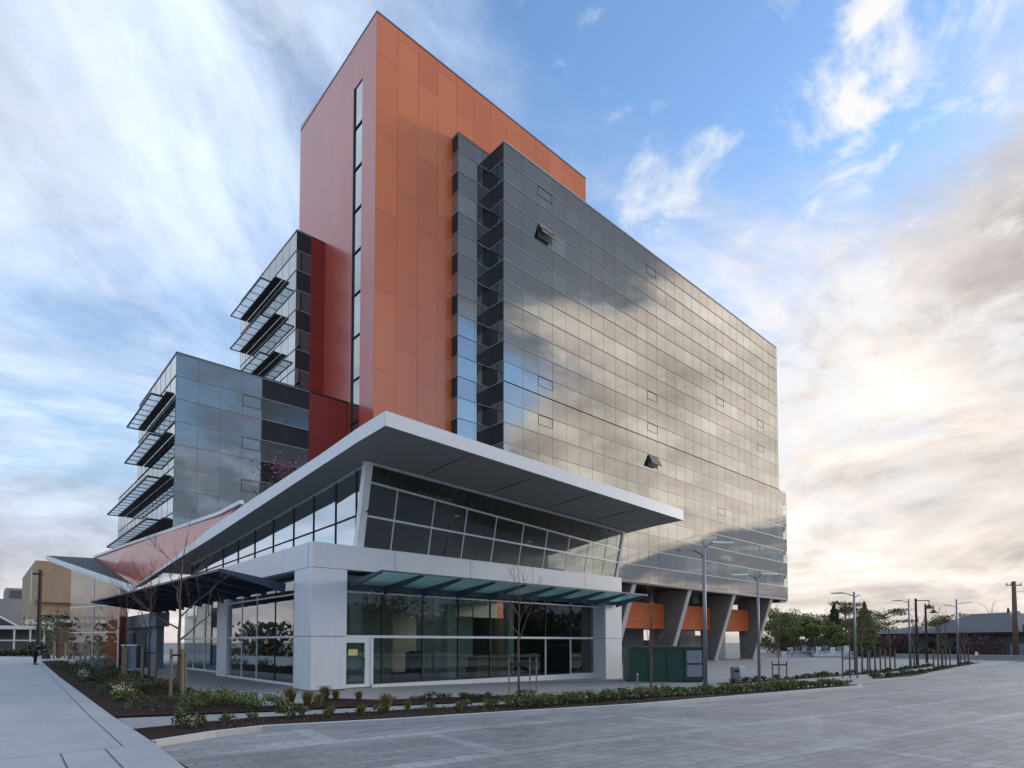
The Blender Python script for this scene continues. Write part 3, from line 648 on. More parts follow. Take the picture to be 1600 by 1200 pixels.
# interior
m=MB(); m.box(11.4,25,-.1,29.5,36,.02); m.box(12.4,36,-.1,20,52,.02); m.build('interior_floor',M['infloor'],pv)
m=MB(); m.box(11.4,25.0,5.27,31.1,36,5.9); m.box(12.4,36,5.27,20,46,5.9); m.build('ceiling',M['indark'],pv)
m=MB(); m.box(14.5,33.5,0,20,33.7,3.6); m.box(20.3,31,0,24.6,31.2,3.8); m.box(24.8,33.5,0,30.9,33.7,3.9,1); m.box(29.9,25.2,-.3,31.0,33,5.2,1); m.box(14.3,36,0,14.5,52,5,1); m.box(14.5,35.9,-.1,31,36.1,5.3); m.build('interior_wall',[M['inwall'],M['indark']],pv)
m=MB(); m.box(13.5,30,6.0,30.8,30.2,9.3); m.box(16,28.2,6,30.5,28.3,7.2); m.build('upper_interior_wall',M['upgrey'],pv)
m=MB(); m.box(20.5,28.2,.0,21.1,28.8,5.2); m.box(15.2,29.5,.0,15.7,30,5.2); m.box(26,29,0,26.5,29.5,5.2); m.build('interior_column',M['inwall'],pv)
m=MB()
for y in (26.4,28.4): m.tube([(12.2,y,4.75),(24,y,4.75)],.05)
for x in (12.6,14.3,15.3,16.6,18.7,20.8): m.tube([(x,26.2,5.2),(x,26.2,4.0-.25*(int(x*3)%3))],.04)
m.box(12.4,27,4.6,14.6,27.5,4.95); m.box(17.6,27.0,4.7,19.4,27.6,5.0); m.box(18.5,26.8,3.9,18.9,27.1,4.7); m.build('service_pipe',M['pipe'],pv)
m=MB(); m.box(16.8,27.8,.02,18.2,28.4,.45)
tag(m.build('bench',M['indark']),'low dark bench seen through the pavilion window','bench')
m=MB(); m.box(21.4,26.6,.02,24.2,27.6,.62); m.box(21.5,26.65,.64,24.0,27.5,1.28); m.box(21.3,26.6,.62,24.3,27.6,.64)
tag(m.build('plywood_crate',M['ply']),'tan plywood crate standing behind the pavilion front window','crate')
m=MB(); m.box(18.2,28.6,.02,18.9,29.1,1.55); m.box(18.15,28.55,.02,18.95,28.6,1.6)
tag(m.build('dark_cabinet',M['green']),'dark upright cabinet behind the bench inside the pavilion','cabinet')
# ------------------------------------------------------------------ street furniture
def gp(x,y,o=.06): return (x,y,gz(x)+o)
def lamp(label,x,y,h,arms,mat,rad=.085,o=.06,style='arm'):
    t=thing('street_lamp',label,'street lamp',gp(x,y,o),'street lamps around the plaza')
    X,Y,Zz=gp(x,y,o); m=MB(); m.tube([(X,Y,Zz),(X,Y,Zz+h)],[rad,rad*.68],10); p=m.build('pole',mat,t,True)
    m=MB(); m.tube([(X,Y,Zz-.02),(X,Y,Zz+.04),(X,Y,Zz+.05)],[rad*2,rad*2,rad*1.2],10); m.build('base_plate',mat,t)
    for (dx,dy,ln_,dz,hd) in arms:
        d=V((dx,dy,0)).normalized(); z=Zz+h-dz; a=V((X,Y,z)); b=a+d*ln_+V((0,0,.25))
        m=MB(); m.tube([a,a+d*ln_*.5+V((0,0,.16)),b],.04,6); arm=m.build('arm',mat,t,True)
        if hd:
            m=MB(); s=V((-d.y,d.x,0))*.16; e=b+d*.95; u=V((0,0,.12)); m.hexa([b-s*.6-u*.3,b+s*.6-u*.3,e+s-u*.2,e-s-u*.2,b-s*.5+u*.6,b+s*.5+u*.6,e+s*.6+u*.2,e-s*.6+u*.2]); hh=m.build('lamp_head',M['lamppale'] if hd==1 else mat,t,bevel=.03)
            m=MB(); m.hexa([b+d*.2-s*.5-u*.45,b+d*.2+s*.5-u*.45,e-d*.1+s*.7-u*.4,e-d*.1-s*.7-u*.4,b+d*.2-s*.5-u*.2,b+d*.2+s*.5-u*.2,e-d*.1+s*.7-u*.1,e-d*.1-s*.7-u*.1]); m.build('lens',M['lens'],hh)
    return t
rt=(.741,-.672)
lamp('tall grey street lamp with two arms rising in front of the leaning legs',24.6,14.05,6.85,[(rt[0],rt[1],.4,.35,1),(-.5,.2,.45,.75,2)],M['lamp'],.1,.1)
lamp('slimmer grey street lamp between the white post box and the first staked tree',31.5,14.8,6.0,[(rt[0],rt[1],.2,.2,1),(-rt[0],-rt[1],.5,.25,1)],M['lamp'],.085)
lamp('grey street lamp with a long left arm rising from the dark plaza bed',52.5,16.75,6.7,[(-rt[0],-rt[1],.9,.35,2),(rt[0],rt[1],.5,.5,0)],M['lamp'],.12)
lamp('grey street lamp with one left arm before the dark low building',73.2,18.1,7.3,[(-rt[0],-rt[1],.8,.4,2)],M['lamp'],.12)
lamp('thin grey street lamp with slim arms both ways before the dark low building',87.4,16.7,7.9,[(-rt[0],-rt[1],1.6,.9,0),(rt[0],rt[1],1.9,.6,0)],M['lamp'],.14)
def lantern(label,x,y,h,ln_):
    t=thing('lantern_post',label,'lantern post',gp(x,y),'black lantern posts by the low building')
    X,Y,Zz=gp(x,y); d=V((rt[0],rt[1],0)); m=MB(); m.tube([(X,Y,Zz),(X,Y,Zz+h)],[.17,.12],8); m.build('pole',M['black'],t)
    a=V((X,Y,Zz+h-.25)); b=a+d*ln_; m=MB(); m.tube([a,b],.06,6); m.tube([b,b-V((0,0,.5))],.05,6); m.build('arm',M['black'],t)
    c=b-V((0,0,.5)); m=MB(); m.tube([c,c-V((0,0,.25)),c-V((0,0,.42)),c-V((0,0,.46))],[.12,.3,.55,.5],12); m.build('lantern',M['black'],t)
lantern('black lantern post with a bell shade, taller of the two',83.8,20.0,8.0,1.6)
lantern('black lantern post with a bell shade, shorter of the two',95.1,21.6,7.9,1.1)
t=thing('utility_pole','tall brown wooden utility pole at the right edge of the street','utility pole',gp(118.6,15.4,0))
X,Y,Zz=gp(118.6,15.4,0); m=MB(); m.tube([(X,Y,Zz),(X,Y,Zz+12.2)],[.42,.26],10); m.build('pole',M['bark'],t,True)
m=MB(); m.bar((X-.9,Y+.8,Zz+11.6),(X+.9,Y-.8,Zz+11.6),.14); m.build('cross_arm',M['bark'],t)
m=MB(); 
for q in (-.8,-.3,.8): m.tube([(X+q,Y-q*.9,Zz+11.65),(X+q,Y-q*.9,Zz+12.0)],[.09,.05],6)
m.build('insulator',M['bgrey'],t)
m=MB(); m.tube([(X,Y,Zz+10.6),(X+20,Y-24,Zz+9.6),(X+60,Y-70,Zz+10.6)],.03,5); m.build('wire',M['black'],t)
# left side posts
def post(label,x,y,h,r_,cross):
    t=thing('dark_post',label,'post',gp(x,y),'dark posts beyond the path'); X,Y,Zz=gp(x,y)
    m=MB(); m.tube([(X,Y,Zz),(X,Y,Zz+h)],[r_,r_*.75],8); m.build('pole',M['black'],t)
    if cross: m=MB(); m.box(X-.9,Y-.1,Zz+h-.75,X+.3,Y+.1,Zz+h-.5); m.build('lamp_arm',M['black'],t)
post('thick black post with a short lamp arm behind the walking person',6.9,110,12.6,.3,True)
post('thin black post right of the thick post with the lamp arm',7.9,95,5.2,.11,False)
post('thin black post standing before the tan building, left of the pergola beam',8.6,88,5.0,.1,False)
post('thin black post nearest the glass screen beyond the path',8.35,68,5.4,.08,False)
# green container, post box, person, low things of the plaza
t=thing('waste_container','dark green waste container with a grey hatch beside the pavilion corner','container',gp(30.2,19.6))
t.rotation_euler=(0,0,0); O=V(gp(30.2,19.6)); ux=V((.741,-.672,0)); uy=V((.672,.741,0)); uz=V((0,0,1))
def OB(m,a0,a1,b0,b1,c0,c1,mi=0): m.hexa([O+ux*a+uy*b+uz*c for c in (c0,c1) for a,b in ((a0,b0),(a1,b0),(a1,b1),(a0,b1))],mi)
m=MB(); OB(m,-2.3,2.1,0,2.0,.05,1.95)
for a in (-2.3,-1.2,-.1,.9,2.0): OB(m,a,a+.1,-.07,0,.05,1.95)
OB(m,-2.35,2.15,-.09,2.05,1.95,2.08); m.build('body',M['green'],t)
m=MB(); OB(m,1.05,1.95,-.05,0,.3,1.0); OB(m,1.05,1.95,-.05,0,1.1,1.85); m.build('hatch',M['grey'],t)
m=MB(); OB(m,-2.2,-1.9,.1,.4,-.05,.05); OB(m,1.7,2.0,.1,.4,-.05,.05); OB(m,-2.2,-1.9,1.5,1.8,-.05,.05); m.build('foot',M['black'],t)
t=thing('post_box','small white post box with a dark grey front on the plaza','post box',gp(33.5,16.85)); O=V(gp(33.5,16.85))
m=MB(); OB(m,-.05,.32,0,.5,0,.95); m.build('side_panel',M['boatwhite'],t,bevel=.02)
m=MB(); OB(m,-.42,-.05,0,.5,0,.90); m.build('front_panel',M['grey'],t); m=MB(); OB(m,-.38,-.1,-.012,0,.6,.75); m.build('slot',M['black'],t)
t=thing('bollard','short grey bollard beside the right pavilion column','bollard',gp(26.3,19.0)); X,Y,Zz=gp(26.3,19.0)
m=MB(); m.tube([(X,Y,Zz),(X,Y,Zz+.55)],.05,8); m.build('post',M['lamp'],t); m=MB(); m.tube([(X,Y,Zz+.55),(X,Y,Zz+.6)],[.055,.02],8); m.build('cap',M['white'],t)
t=thing('utility_cabinet','pale blue grey utility cabinet against the side wall behind the stakes','cabinet',gp(9.1,55.0)); O=V(gp(9.1,55)); 
m=MB(); OB(m,-.6,.55,0,.6,0,1.75); m.build('body',M['bluewall'],t,bevel=.02); m=MB(); OB(m,-.65,.6,-.05,.65,1.75,1.85); m.build('lid',M['alu'],t); m=MB(); OB(m,-.03,0,-.02,0,.1,1.7); OB(m,.1,.14,-.04,0,.8,1.0); m.build('door_handle',M['black'],t)
# ------------------------------------------------------------------ trees and plants
def bare_tree(seed,h,spread,n=3,r0=.06,upright=.75,start=.4):
    g=random.Random(seed); tr_=MB(); br=MB()
    pts=[V((0,0,-.05))]; k=7
    for i in range(1,k+1):
        pts.append(V((g.gauss(0,.02)*h*.3*i/k,g.gauss(0,.02)*h*.3*i/k,h*.8*i/k)))
    rad=[r0*(1-.78*i/k) for i in range(k+1)]
    tr_.tube(pts,rad,7)
    def grow(p,d,l,r,dep):
        q=[p]; dd=d.copy(); m=4
        for i in range(m):
            dd=(dd+V((g.gauss(0,.18),g.gauss(0,.18),g.uniform(.0,.16)*upright))).normalized(); q.append(q[-1]+dd*l/m)
        br.tube(q,[r*(1-.75*i/m) for i in range(m+1)],5 if dep<2 else 3)
        if dep<3:
            for _ in range(n if dep<2 else 2):
                i=g.randint(1,m); a=g.uniform(0,6.28); nd=(dd+V((math.cos(a),math.sin(a),g.uniform(.1,.8)))*.75).normalized()
                grow(q[i],nd,l*g.uniform(.45,.68),r*.5,dep+1)
    for i in range(7):
        t_=start+(1-start)*i/7; j=min(int(t_*k),k-1); p=pts[j].lerp(pts[j+1],t_*k-j); a=i*2.4+g.random()
        grow(p,V((math.cos(a)*spread,math.sin(a)*spread,upright)).normalized(),h*.36*(1.15-t_*.6),rad[j]*.62,0)
    grow(pts[-1],V((0,0,1)),h*.2,rad[-1],1)
    return tr_,br
def young_tree(label,x,y,h,spread,seed,o=.11,r0=.06,group='bare young trees around the pavilion',**k):
    t=thing('young_tree',label,'tree',(0,0,0),group); a,b=bare_tree(seed,h,spread,r0=r0,**k)
    a.build('trunk',M['bark'],t,True); b.build('branches',M['bark'],t,True); t.location=gp(x,y,o); return t
def support(label,x,y,pts,h,mat,tie,o=.1,r_=.04,group='timber tree supports'):
    t=thing('tree_support',label,'tree stake',(0,0,0),group)
    for (a,b) in pts: m=MB(); m.tube([(a,b,-.1),(a,b,h)],r_,7); m.build('stake',mat,t)
    m=MB()
    for (a,b),(c,d) in zip(pts[:-1],pts[1:]): m.bar((a,b,h*tie),(c,d,h*tie),.05,.07)
    m.build('tie',M['black'],t); t.location=gp(x,y,o); return t
young_tree('bare young tree with tall spreading branches nearest the path, behind a pair of pale stakes',5.68,24.75,6.4,.75,11,r0=.085)
young_tree('slender bare tree before the blue grey side wall, between a stake pair',6.35,33.4,6.3,.5,23,r0=.06)
young_tree('small bare tree under the rising roof tip, left of the thick grey stake',6.2,38.5,6.0,.45,31,r0=.05)
support('pair of tall pale timber stakes tied round the nearest left tree',5.66,24.6,[(-.28,0),(.05,-.22),(.22,.1)],1.75,M['stake'],.87,r_=.055)
support('pair of grey timber stakes in front of the blue grey side wall',6.3,33.2,[(-.25,.05),(.28,-.1)],1.75,M['stake'],.85,r_=.07)
support('single thick grey timber stake standing left of the stake pair',5.66,35.7,[(0,0),(.1,-.1)],1.72,M['stake'],.95,r_=.08)
young_tree('bare young tree in front of the pavilion windows, reaching up to the panel band',17.0,18.3,5.7,.42,41,r0=.055,start=.45)
support('three slim stakes with a dark crossbar round the tree before the pavilion windows',17.0,18.1,[(-.55,.2),(.35,-.1),(.6,-.25)],1.45,M['stake'],.82,r_=.03)
young_tree('bare leafless tree in front of the dark green waste container',22.85,15.75,4.6,.35,52,r0=.05,start=.3)
young_tree('thin bare sapling inside the crossbarred stakes near the slimmer street lamp',31.2,13.6,4.3,.22,61,r0=.04)
support('dark pair of stakes with a crossbar at the near end of the hedge row',31.2,13.6,[(-.28,.22),(0,0),(.28,-.28)],1.3,M['bark'],.86,r_=.035)
young_tree('thin bare sapling inside the stakes at the rounded far tip of the hedge row',46.5,15.2,6.0,.2,67,r0=.05)
support('dark pair of stakes at the rounded far tip of the hedge row',46.5,15.2,[(-.42,.35),(-.05,.0),(.35,-.35)],1.9,M['bark'],.7,r_=.05)
far_l=['young tree with an orange brown haze of buds in the dark plaza bed','thin bare tree just right of the long armed lamp','thin bare tree midway along the dark plaza bed','bare tree in front of the maroon shrubs','leaning bare tree at the start of the far kerb bed','bare tree beside the thin two armed lamp','short bare tree at the far end of the kerb bed']
for i,(x,y) in enumerate(((55.5,17.2),(60.2,17.6),(66,18.0),(76.7,18.6),(72.9,15.6),(80.0,16.4),(87,16.0))):
    young_tree(far_l[i],x,y,(6.0,5.5,5.0,5.6,6.4,6.0,4.6)[i],.3,80+i,r0=.085,group='bare trees in the plaza beds')
    support(['stake pair at the orange budded plaza tree','stake pair right of the long armed lamp','stake pair midway along the plaza bed','stake pair before the maroon shrubs','stake pair at the leaning tree','stake pair beside the two armed lamp','stake pair at the end of the kerb bed'][i],x,y,[(-.4,.3),(.4,-.3)],2.0,M['bark'],.8,r_=.07)
for i,(x,y) in enumerate(((7.8,92),(8.3,82),(9.0,75))):
    young_tree(['small bare tree beyond the path behind the person','small bare tree under the pergola beam','small bare tree close to the glass screen'][i],x,y,6.4,.5,95+i,r0=.07,group='bare trees beyond the path')
    support(['stake pair beyond the path, left under the pergola beam','stake pair under the middle of the pergola beam','stake pair nearest the glass screen'][i],x,y-.2,[(-.5,0),(.6,.1)],2.0,M['stake'],.8,r_=.12)
# pink blossom: added tree standing in for a reflection in the wing glass
t=thing('blossom_reflection','added pink blossom tree standing in for a glass reflection above the pavilion roof','tree',(18.4,47.9,0)); a,b=bare_tree(5,16.9,.4,r0=.16,start=.75); 
for mb,nm in ((a,'trunk'),(b,'branches')):
    mb.v=[(x+18.4,y+47.9,z) for x,y,z in mb.v]; mb.build(nm,M['bark'],t,True)
m=MB(); g=random.Random(3)
for _ in range(420):
    c=V((g.gauss(0,.62),g.gauss(0,.32),g.gauss(0,.6)))+V((18.4,47.9,16.1)); m.leaf(c,.11,0,g)
m.build('blossom',M['pink'],t)
# bushes: a few kinds, then copies
def bush(name,label,cat,group,n,rx,rz,mat,size,seed,twigs=True,extra=None):
    g=random.Random(seed); t=thing(name,label,cat,(0,0,0),group); m=MB()
    cl=[V((g.uniform(-.6,.6)*rx,g.uniform(-.6,.6)*rx,g.uniform(.35,.8)*rz)) for _ in range(7)]
    for i in range(n):
        c=g.choice(cl); d=V((g.gauss(0,1),g.gauss(0,1),g.gauss(0,1))).normalized()*g.random()**.4
        p=c+V((d.x*rx*.45,d.y*rx*.45,d.z*rz*.38)); p.z=max(p.z,.03); m.leaf(p,size,0,g)
    m.build('foliage',mat,t)
    w=MB()
    for c in cl: w.tube([(0,0,-.03),c*.5+V((0,0,.02)),c],[.015,.01,.006],4)
    w.build('stem',M['bark'],t)
    if extra:
        e=MB()
        for i in range(60): c=g.choice(cl); e.leaf(c+V((g.gauss(0,.3)*rx,g.gauss(0,.3)*rx,.35*rz+abs(g.gauss(0,.1)))),.05,0,g)
        e.build('flowers',extra,t)
    return t
def tuft(name,label,cat,group,n,h,mat,seed):
    g=random.Random(seed); t=thing(name,label,cat,(0,0,0),group); m=MB()
    for i in range(n):
        a=g.uniform(0,6.28); r_=g.random()*.1; l=h*g.uniform(.6,1.1); o=g.uniform(.15,.75)*h; p=V((math.cos(a)*r_,math.sin(a)*r_,0)); d=V((math.cos(a),math.sin(a),0)); s=V((-d.y,d.x,0))*.012
        q=p+d*o*.4+V((0,0,l*.75)); e=p+d*o+V((0,0,l*.9)); tn=g.random()
        m.poly([p-s,p+s,q+s*.8,q-s*.8],0,tn); m.poly([q-s*.8,q+s*.8,e],0,tn)
    m.build('blades',mat,t); return t
def place(src,spots,rng,first=True,smin=.6,smax=1.3,o=.12):
    for i,(x,y) in enumerate(spots):
        c=src if i==0 else copy_tree(src); s=rng.uniform(smin,smax)
        c.location=gp(x,y,o); c.rotation_euler=(0,0,rng.uniform(0,6.28)); c.scale=(s,s,s*rng.uniform(.85,1.15))
g=random.Random(12)
def scatter(poly,n,g):
    xs_=[p[0] for p in poly]; ys_=[p[1] for p in poly]; out=[]
    while len(out)<n:
        x,y=g.uniform(min(xs_),max(xs_)),g.uniform(min(ys_),max(ys_)); c=False
        for (a,b),(e,f) in zip(poly,poly[1:]+poly[:1]):
            if (b>y)!=(f>y) and x<(e-a)*(y-b)/(f-b)+a: c=not c
        if c: out.append((x,y))
    return out
left=[(3.6,20.0),(4.0,30),(4.6,42),(6.6,42),(6.3,30),(6.3,24),(6.2,19.2),(5.5,18.6)]
place(bush('low_shrub','low dark green leafy shrub in the left planting bed','shrub','green shrubs of the left bed',260,.5,.36,M['leafg'],.042,1),scatter(left,22,g)+[(6.2,18.6),(6.9,18.3),(6.4,19.8),(6.2,21)],g)
place(bush('dark_shrub','dark evergreen shrub in the shade of the left bed','shrub','dark shrubs of the left bed',240,.55,.4,M['leafd'],.045,2),scatter([(4.2,27),(4.6,40),(7,46),(6.8,36),(6.4,27)],18,g),g)
place(bush('rusty_shrub','rust brown low shrub around the left stakes','shrub','rusty shrubs of the left bed',230,.55,.4,M['rust'],.045,3),[(4.6,29),(5.0,30.5),(5.5,31.5),(6.0,30),(4.5,31.6),(6.1,28.3),(5.2,28.6),(5.6,33)],g)
place(bush('flowering_shrub','shrub with cream flowers along the path edge','shrub','cream flowering shrubs by the path',160,.45,.55,M['leafg'],.045,4,extra=M['flower']),[(4.15,37.0),(4.3,38.6),(3.75,24.2)],g)
place(bush('silver_shrub','silver leaved shrub below the orange end wall','shrub','silver shrubs by the end wall',200,.7,.75,M['leafs'],.07,5),[(6.4,50),(6.9,52),(6.2,46),(7.2,55),(7.6,58),(6.0,54),(6.6,60)],g)
place(tuft('grass_tuft','tawny tuft of ornamental grass at the corner of the bed','grass tuft','tawny grass tufts at the bed corner',170,.5,M['grass'],6),[(7.55,18.9),(8.0,18.6),(9.0,19.5),(9.35,19.4),(9.8,18.6),(7.9,17.6),(8.9,15.25),(5.1,27.2),(4.6,28.0)],g,smin=.8,smax=1.1)
place(bush('bright_shrub','bright yellow green shrub at the tip of the front bed','shrub',None,200,.3,.55,M['leafy'],.055,7),[(3.7,15.75)],g)
place(bush('leafy_plant','small leafy green plant with thin stems in the front bed','plant','small plants of the front bed',110,.24,.30,M['leafg'],.045,8),[(4.7,15.75),(5.3,15.7),(6.2,15.6),(6.7,15.9),(8.6,15.0),(10.0,14.6),(3.9,15.35),(7.3,15.4),(11.2,14.5),(12,14.3)],g)
place(tuft('olive_tuft','thin olive grass clump in the front bed','grass tuft','olive grass clumps in the front bed',60,.28,M['leafy'],9),[(7.0,15.1),(7.9,14.9),(8.3,15.5),(10.6,14.0),(9.6,15.2),(11.5,13.8)],g)
hs=[]
for i in range(96):
    x=12.3+i*.245; y=14.75-.0915*(x-12.3)-(.0 if x<20 else .012*(x-20)); hs.append((x,min(y,14.6)-(.5 if x<16 else .25)+g.uniform(-.18,.18)))
    hs.append((x+.1,hs[-1][1]-.55 if x<30 else hs[-1][1]-.35))
hs=[(x,y) for x,y in hs if y>gz(0)+ (13.2-.09*(x-9) if x<20 else 11.75)]
place(bush('hedge_shrub','clipped low green shrub of the hedge row along the road kerb','shrub','low hedge row along the kerb',130,.25,.30,M['leafy'],.034,10),hs[::2],g)
place(bush('hedge_shrub','darker low green shrub of the hedge row along the road kerb','shrub','low hedge row along the kerb',130,.25,.27,M['leafg'],.034,11),hs[1::2],g)
place(bush('mulch_plant','tiny dark plant dotted over the thin bed before the pavilion','plant','tiny plants of the thin bed',70,.22,.2,M['leafd'],.035,12),scatter([(9.6,17.2),(10.6,18.2),(13,17.6),(16.4,17.0),(15.8,16.3),(13,16.1)],26,g),g)
place(bush('dark_bed_plant','low dark plant in the far plaza beds','plant','low plants of the far beds',90,.4,.3,M['leafd'],.07,13),[(32+i*1.15+g.uniform(-.3,.3),16.45+.033*i+g.uniform(-.25,.3)) for i in range(44)]+[(47+i*1.2,13.7+.075*i+g.uniform(-.2,.2)) for i in range(40)],g,o=.08)
# scattered leaf litter / ground cover of the left bed
m=MB(); g2=random.Random(77)
for x,y in scatter([(3.3,19.2),(4.0,43),(5.6,79),(7,79),(7.8,46),(6.6,23),(6.7,18.9)],3200,g2): m.leaf((x,y,.13+g2.random()*.1),.05,0,g2,.5)
for x,y in scatter([(2.9,15.5),(4.1,16.2),(15.5,14.9),(35,12.0),(34.5,11.5),(16.6,12.3),(11.3,13.0),(5.1,14.6)],1600,g2): m.leaf((x,y,gz(x)+.11+g2.random()*.04),.03,0,g2,.5)
o=m.build('ground_cover',M['leafd']); tag(o,'dark leafy ground cover over the mulch beds','ground cover',None,'stuff')
# far trees
def leafy_tree(name,label,x,y,h,w,mat,seed,group,n=900,shape='round',base=.25,size=.3,rot=0):
    g=random.Random(seed); t=thing(name,label,'tree',(0,0,0),group); tr_=MB(); tr_.tube([(0,0,-.3),(0,0,h*.4),(g.gauss(0,.1),0,h*.85)],[h*.022,h*.016,h*.005],7)
    for i in range(9):
        a=i*2.4; z=h*(base+.06*i); tr_.tube([(0,0,z),(math.cos(a)*w*.35,math.sin(a)*w*.35,z+h*.12)],[h*.008,h*.003],4)
    tr_.build('trunk',M['bark'],t); m=MB()
    if shape=='cone':
        for i in range(n):
            u=g.random()**.65; z=h*(1-u*(1-base*.6)); r_=w*.5*u*(.55+.45*g.random())*(1+.18*math.sin(z*5)); a=g.uniform(0,6.28); m.leaf((math.cos(a)*r_,math.sin(a)*r_,z),size,0,g,.4)
    elif shape=='flat':
        lm=MB()
        cl=[(g.uniform(-.5,.5)*w,g.uniform(-.5,.5)*w,h*g.uniform(.45,1)) for _ in range(20)]
        for c in cl: lm.tube([(0,0,c[2]*.9),(c[0]*.5,c[1]*.5,c[2]*.97),c],[h*.008,h*.005,.02],4)
        lm.build('limb',M['bark'],t)
        for i in range(n):
            c=g.choice(cl); m.leaf((c[0]+g.gauss(0,.10)*w,c[1]+g.gauss(0,.10)*w,c[2]+g.gauss(0,.022)*h),size,0,g,.5)
    else:
        cl=[V((g.gauss(0,.24)*w,g.gauss(0,.24)*w,h*(base+(1-base)*g.random()*.86))) for _ in range(24)]
        for i in range(n):
            c=g.choice(cl); d=V((g.gauss(0,1),g.gauss(0,1),g.gauss(0,1))).normalized()*g.random()**.35
            m.leaf(c+V((d.x*w*.17,d.y*w*.17,d.z*h*.11)),size,0,g)
    m.build('crown',mat,t); t.location=(x,y,gz(x)-.03); return t
def az(px,D):   # a bearing from the street corner, at distance D along the view axis
    k=(px-800)/925.; return (D*(.672+k*.741), D*(.741-k*.672))
FT='trees beyond the plaza'
spec=[(1222,118,10.2,9,'leafl','round','bushy green tree right behind the last leaning leg'),(1245,128,9.4,10,'leafg','round','mid green tree second right of the leaning leg'),(1268,138,9.0,11,'leafg','round','dark green tree behind the maroon hedge'),(1287,120,7.2,9,'leafy','round','olive tree before the pointed conifer'),(1304,140,12.2,7.5,'leafd','cone','dark pointed conifer rising above the trees'),(1322,150,12.8,9,'leafd','flat','dark cedar with flat branches behind the long armed lamp'),(1352,118,11.0,7.5,'leafl','cone','bright green conifer beside the dark low building'),(1338,124,8.5,7,'leafg','round','green tree tucked behind the bright conifer'),(1384,175,12.2,14,'leafd','flat','cedar with wide flat boughs above the low building'),(1470,190,13,11,'leafd','round','grey green tree above the left part of the long roof'),(1500,185,12.5,11,'leafg','round','tree above the middle of the long roof'),(1525,190,12.6,12,'leafd','round','tree above the right part of the long roof'),(1577,180,13.4,7,'leafd','cone','dark conifer left of the utility pole'),(1604,170,13.5,9,'leafg','round','green tree right of the utility pole'),(1232,150,12.0,13,'leafl','round','pale spring green tree farthest left behind the leaning leg'),(1277,155,10.5,13,'leafl','round','pale green tree behind the maroon hedge'),(1298,160,10,12,'leafg','round','broad green tree behind the pointed conifer'),(1366,150,9.0,12,'leafl','round','pale green tree at the left end of the long roof'),(1345,165,10.5,12,'leafl','round','pale broad tree behind the bright conifer'),(1590,150,9.5,9,'leafy','round','pale green tree behind the utility pole')]
for i,(px,D,h,w,mt,sh,lb) in enumerate(spec):
    x,y=az(px,D); leafy_tree('leafy_tree' if sh=='round' else ('conifer' if sh=='cone' else 'cedar_tree'),lb,x,y,h,w,M[mt],200+i,FT,5200 if sh!='flat' else 2600,sh,.08 if sh!='flat' else .5,.21)
for i,(px,D,h,w) in enumerate(((1552,165,14.0,.8),(1443,150,9.5,.6))):
    x,y=az(px,D); t=young_tree(['large bare tree above the roof left of the utility pole','small bare tree above the roof by the lantern posts'][i],x,y,h,w,300+i,0,.3,FT,start=.3)
def shrub_mass(label,px,D,h,w,mat,seed,name='maroon_shrub',group='maroon shrubs by the plaza'):
    x,y=az(px,D); g=random.Random(seed); t=thing(name,label,'shrub',(0,0,0),group); m=MB()
    for i in range(900):
        d=V((g.gauss(0,1),g.gauss(0,1),g.gauss(0,1))).normalized()*g.random()**.4; m.leaf((d.x*w*.5,d.y*w*.4,h*.5+d.z*h*.5),.2,0,g)
    m.build('foliage',mat,t); s=MB()
    for a in range(6): s.tube([(0,0,-.1),(math.cos(a)*w*.3,math.sin(a)*w*.3,h*.7)],[.06,.02],5)
    s.build('stem',M['bark'],t); t.location=(x,y,gz(x)-.03)
shrub_mass('wide dark maroon hedge behind the white planters',1258,112,3.6,12,M['leafm'],1)
shrub_mass('maroon leaved shrub right of the bright conifer',1392,112,4.2,7,M['leafm'],2)
shrub_mass('maroon shrub beside the single armed lamp',1412,108,4.4,6,M['leafm'],3)
shrub_mass('rounded dark maroon shrub before the blue wall',1535,100,4.2,8.5,M['leafm'],4)
for i,(px,w) in enumerate(((1358,7),(1480,3.5),(1502,5),(1436,6))): shrub_mass(['dark clipped hedge left of the maroon shrubs','dark hedge left of the two armed lamp','dark green hedge right of the two armed lamp','dark hedge at the doorway of the low building'][i],px,106,2.2,w,M['leafd'],10+i,'hedge','dark hedges by the low building')
# ------------------------------------------------------------------ far buildings
t=thing('low_building','dark low building with a long grey shingle roof across the plaza','building',(0,0,0))
P1,P2=V((*az(1362,128),0)),V((*az(1660,96),0)); U=(P2-P1).normalized(); Wd=(P2-P1).length; NN=V((-U.y,U.x,0)); 
if NN.x<0: NN=-NN
def LP(u,n,z): return P1+U*u+NN*n+V((0,0,z-.73))
def LB(m,u0,u1,n0,n1,z0,z1,mi=0): m.hexa([LP(u,n,z) for z in (z0,z1) for u,n in ((u0,n0),(u1,n0),(u1,n1),(u0,n1))],mi)
m=MB(); LB(m,1,Wd,0,16,0,4.6); m.build('wall',M['brownwall'],t)
m=MB()
for a,b in ((0,Wd*.34),(Wd*.34,Wd*.82)): 
    k=6.2 if a==0 else 8.3
    m.hexa([LP(a-.8,-1,4.6),LP(b+.8,-1,4.6),LP(b+.8,17,4.6),LP(a-.8,17,4.6),LP(a+5,6,k),LP(b-5,6,k),LP(b-5,9,k),LP(a+5,9,k)])
LB(m,Wd*.82+.9,Wd+1,-.6,17,4.6,5.9); m.build('roof',M['slate'],t)
m=MB(); LB(m,Wd*.36,Wd*.4,-.06,0,.2,3.0); LB(m,Wd*.2,Wd*.23,-.06,0,.2,3.2); LB(m,Wd*.5,Wd*.56,-.06,0,1,3); m.build('window',M['glassdark'],t)
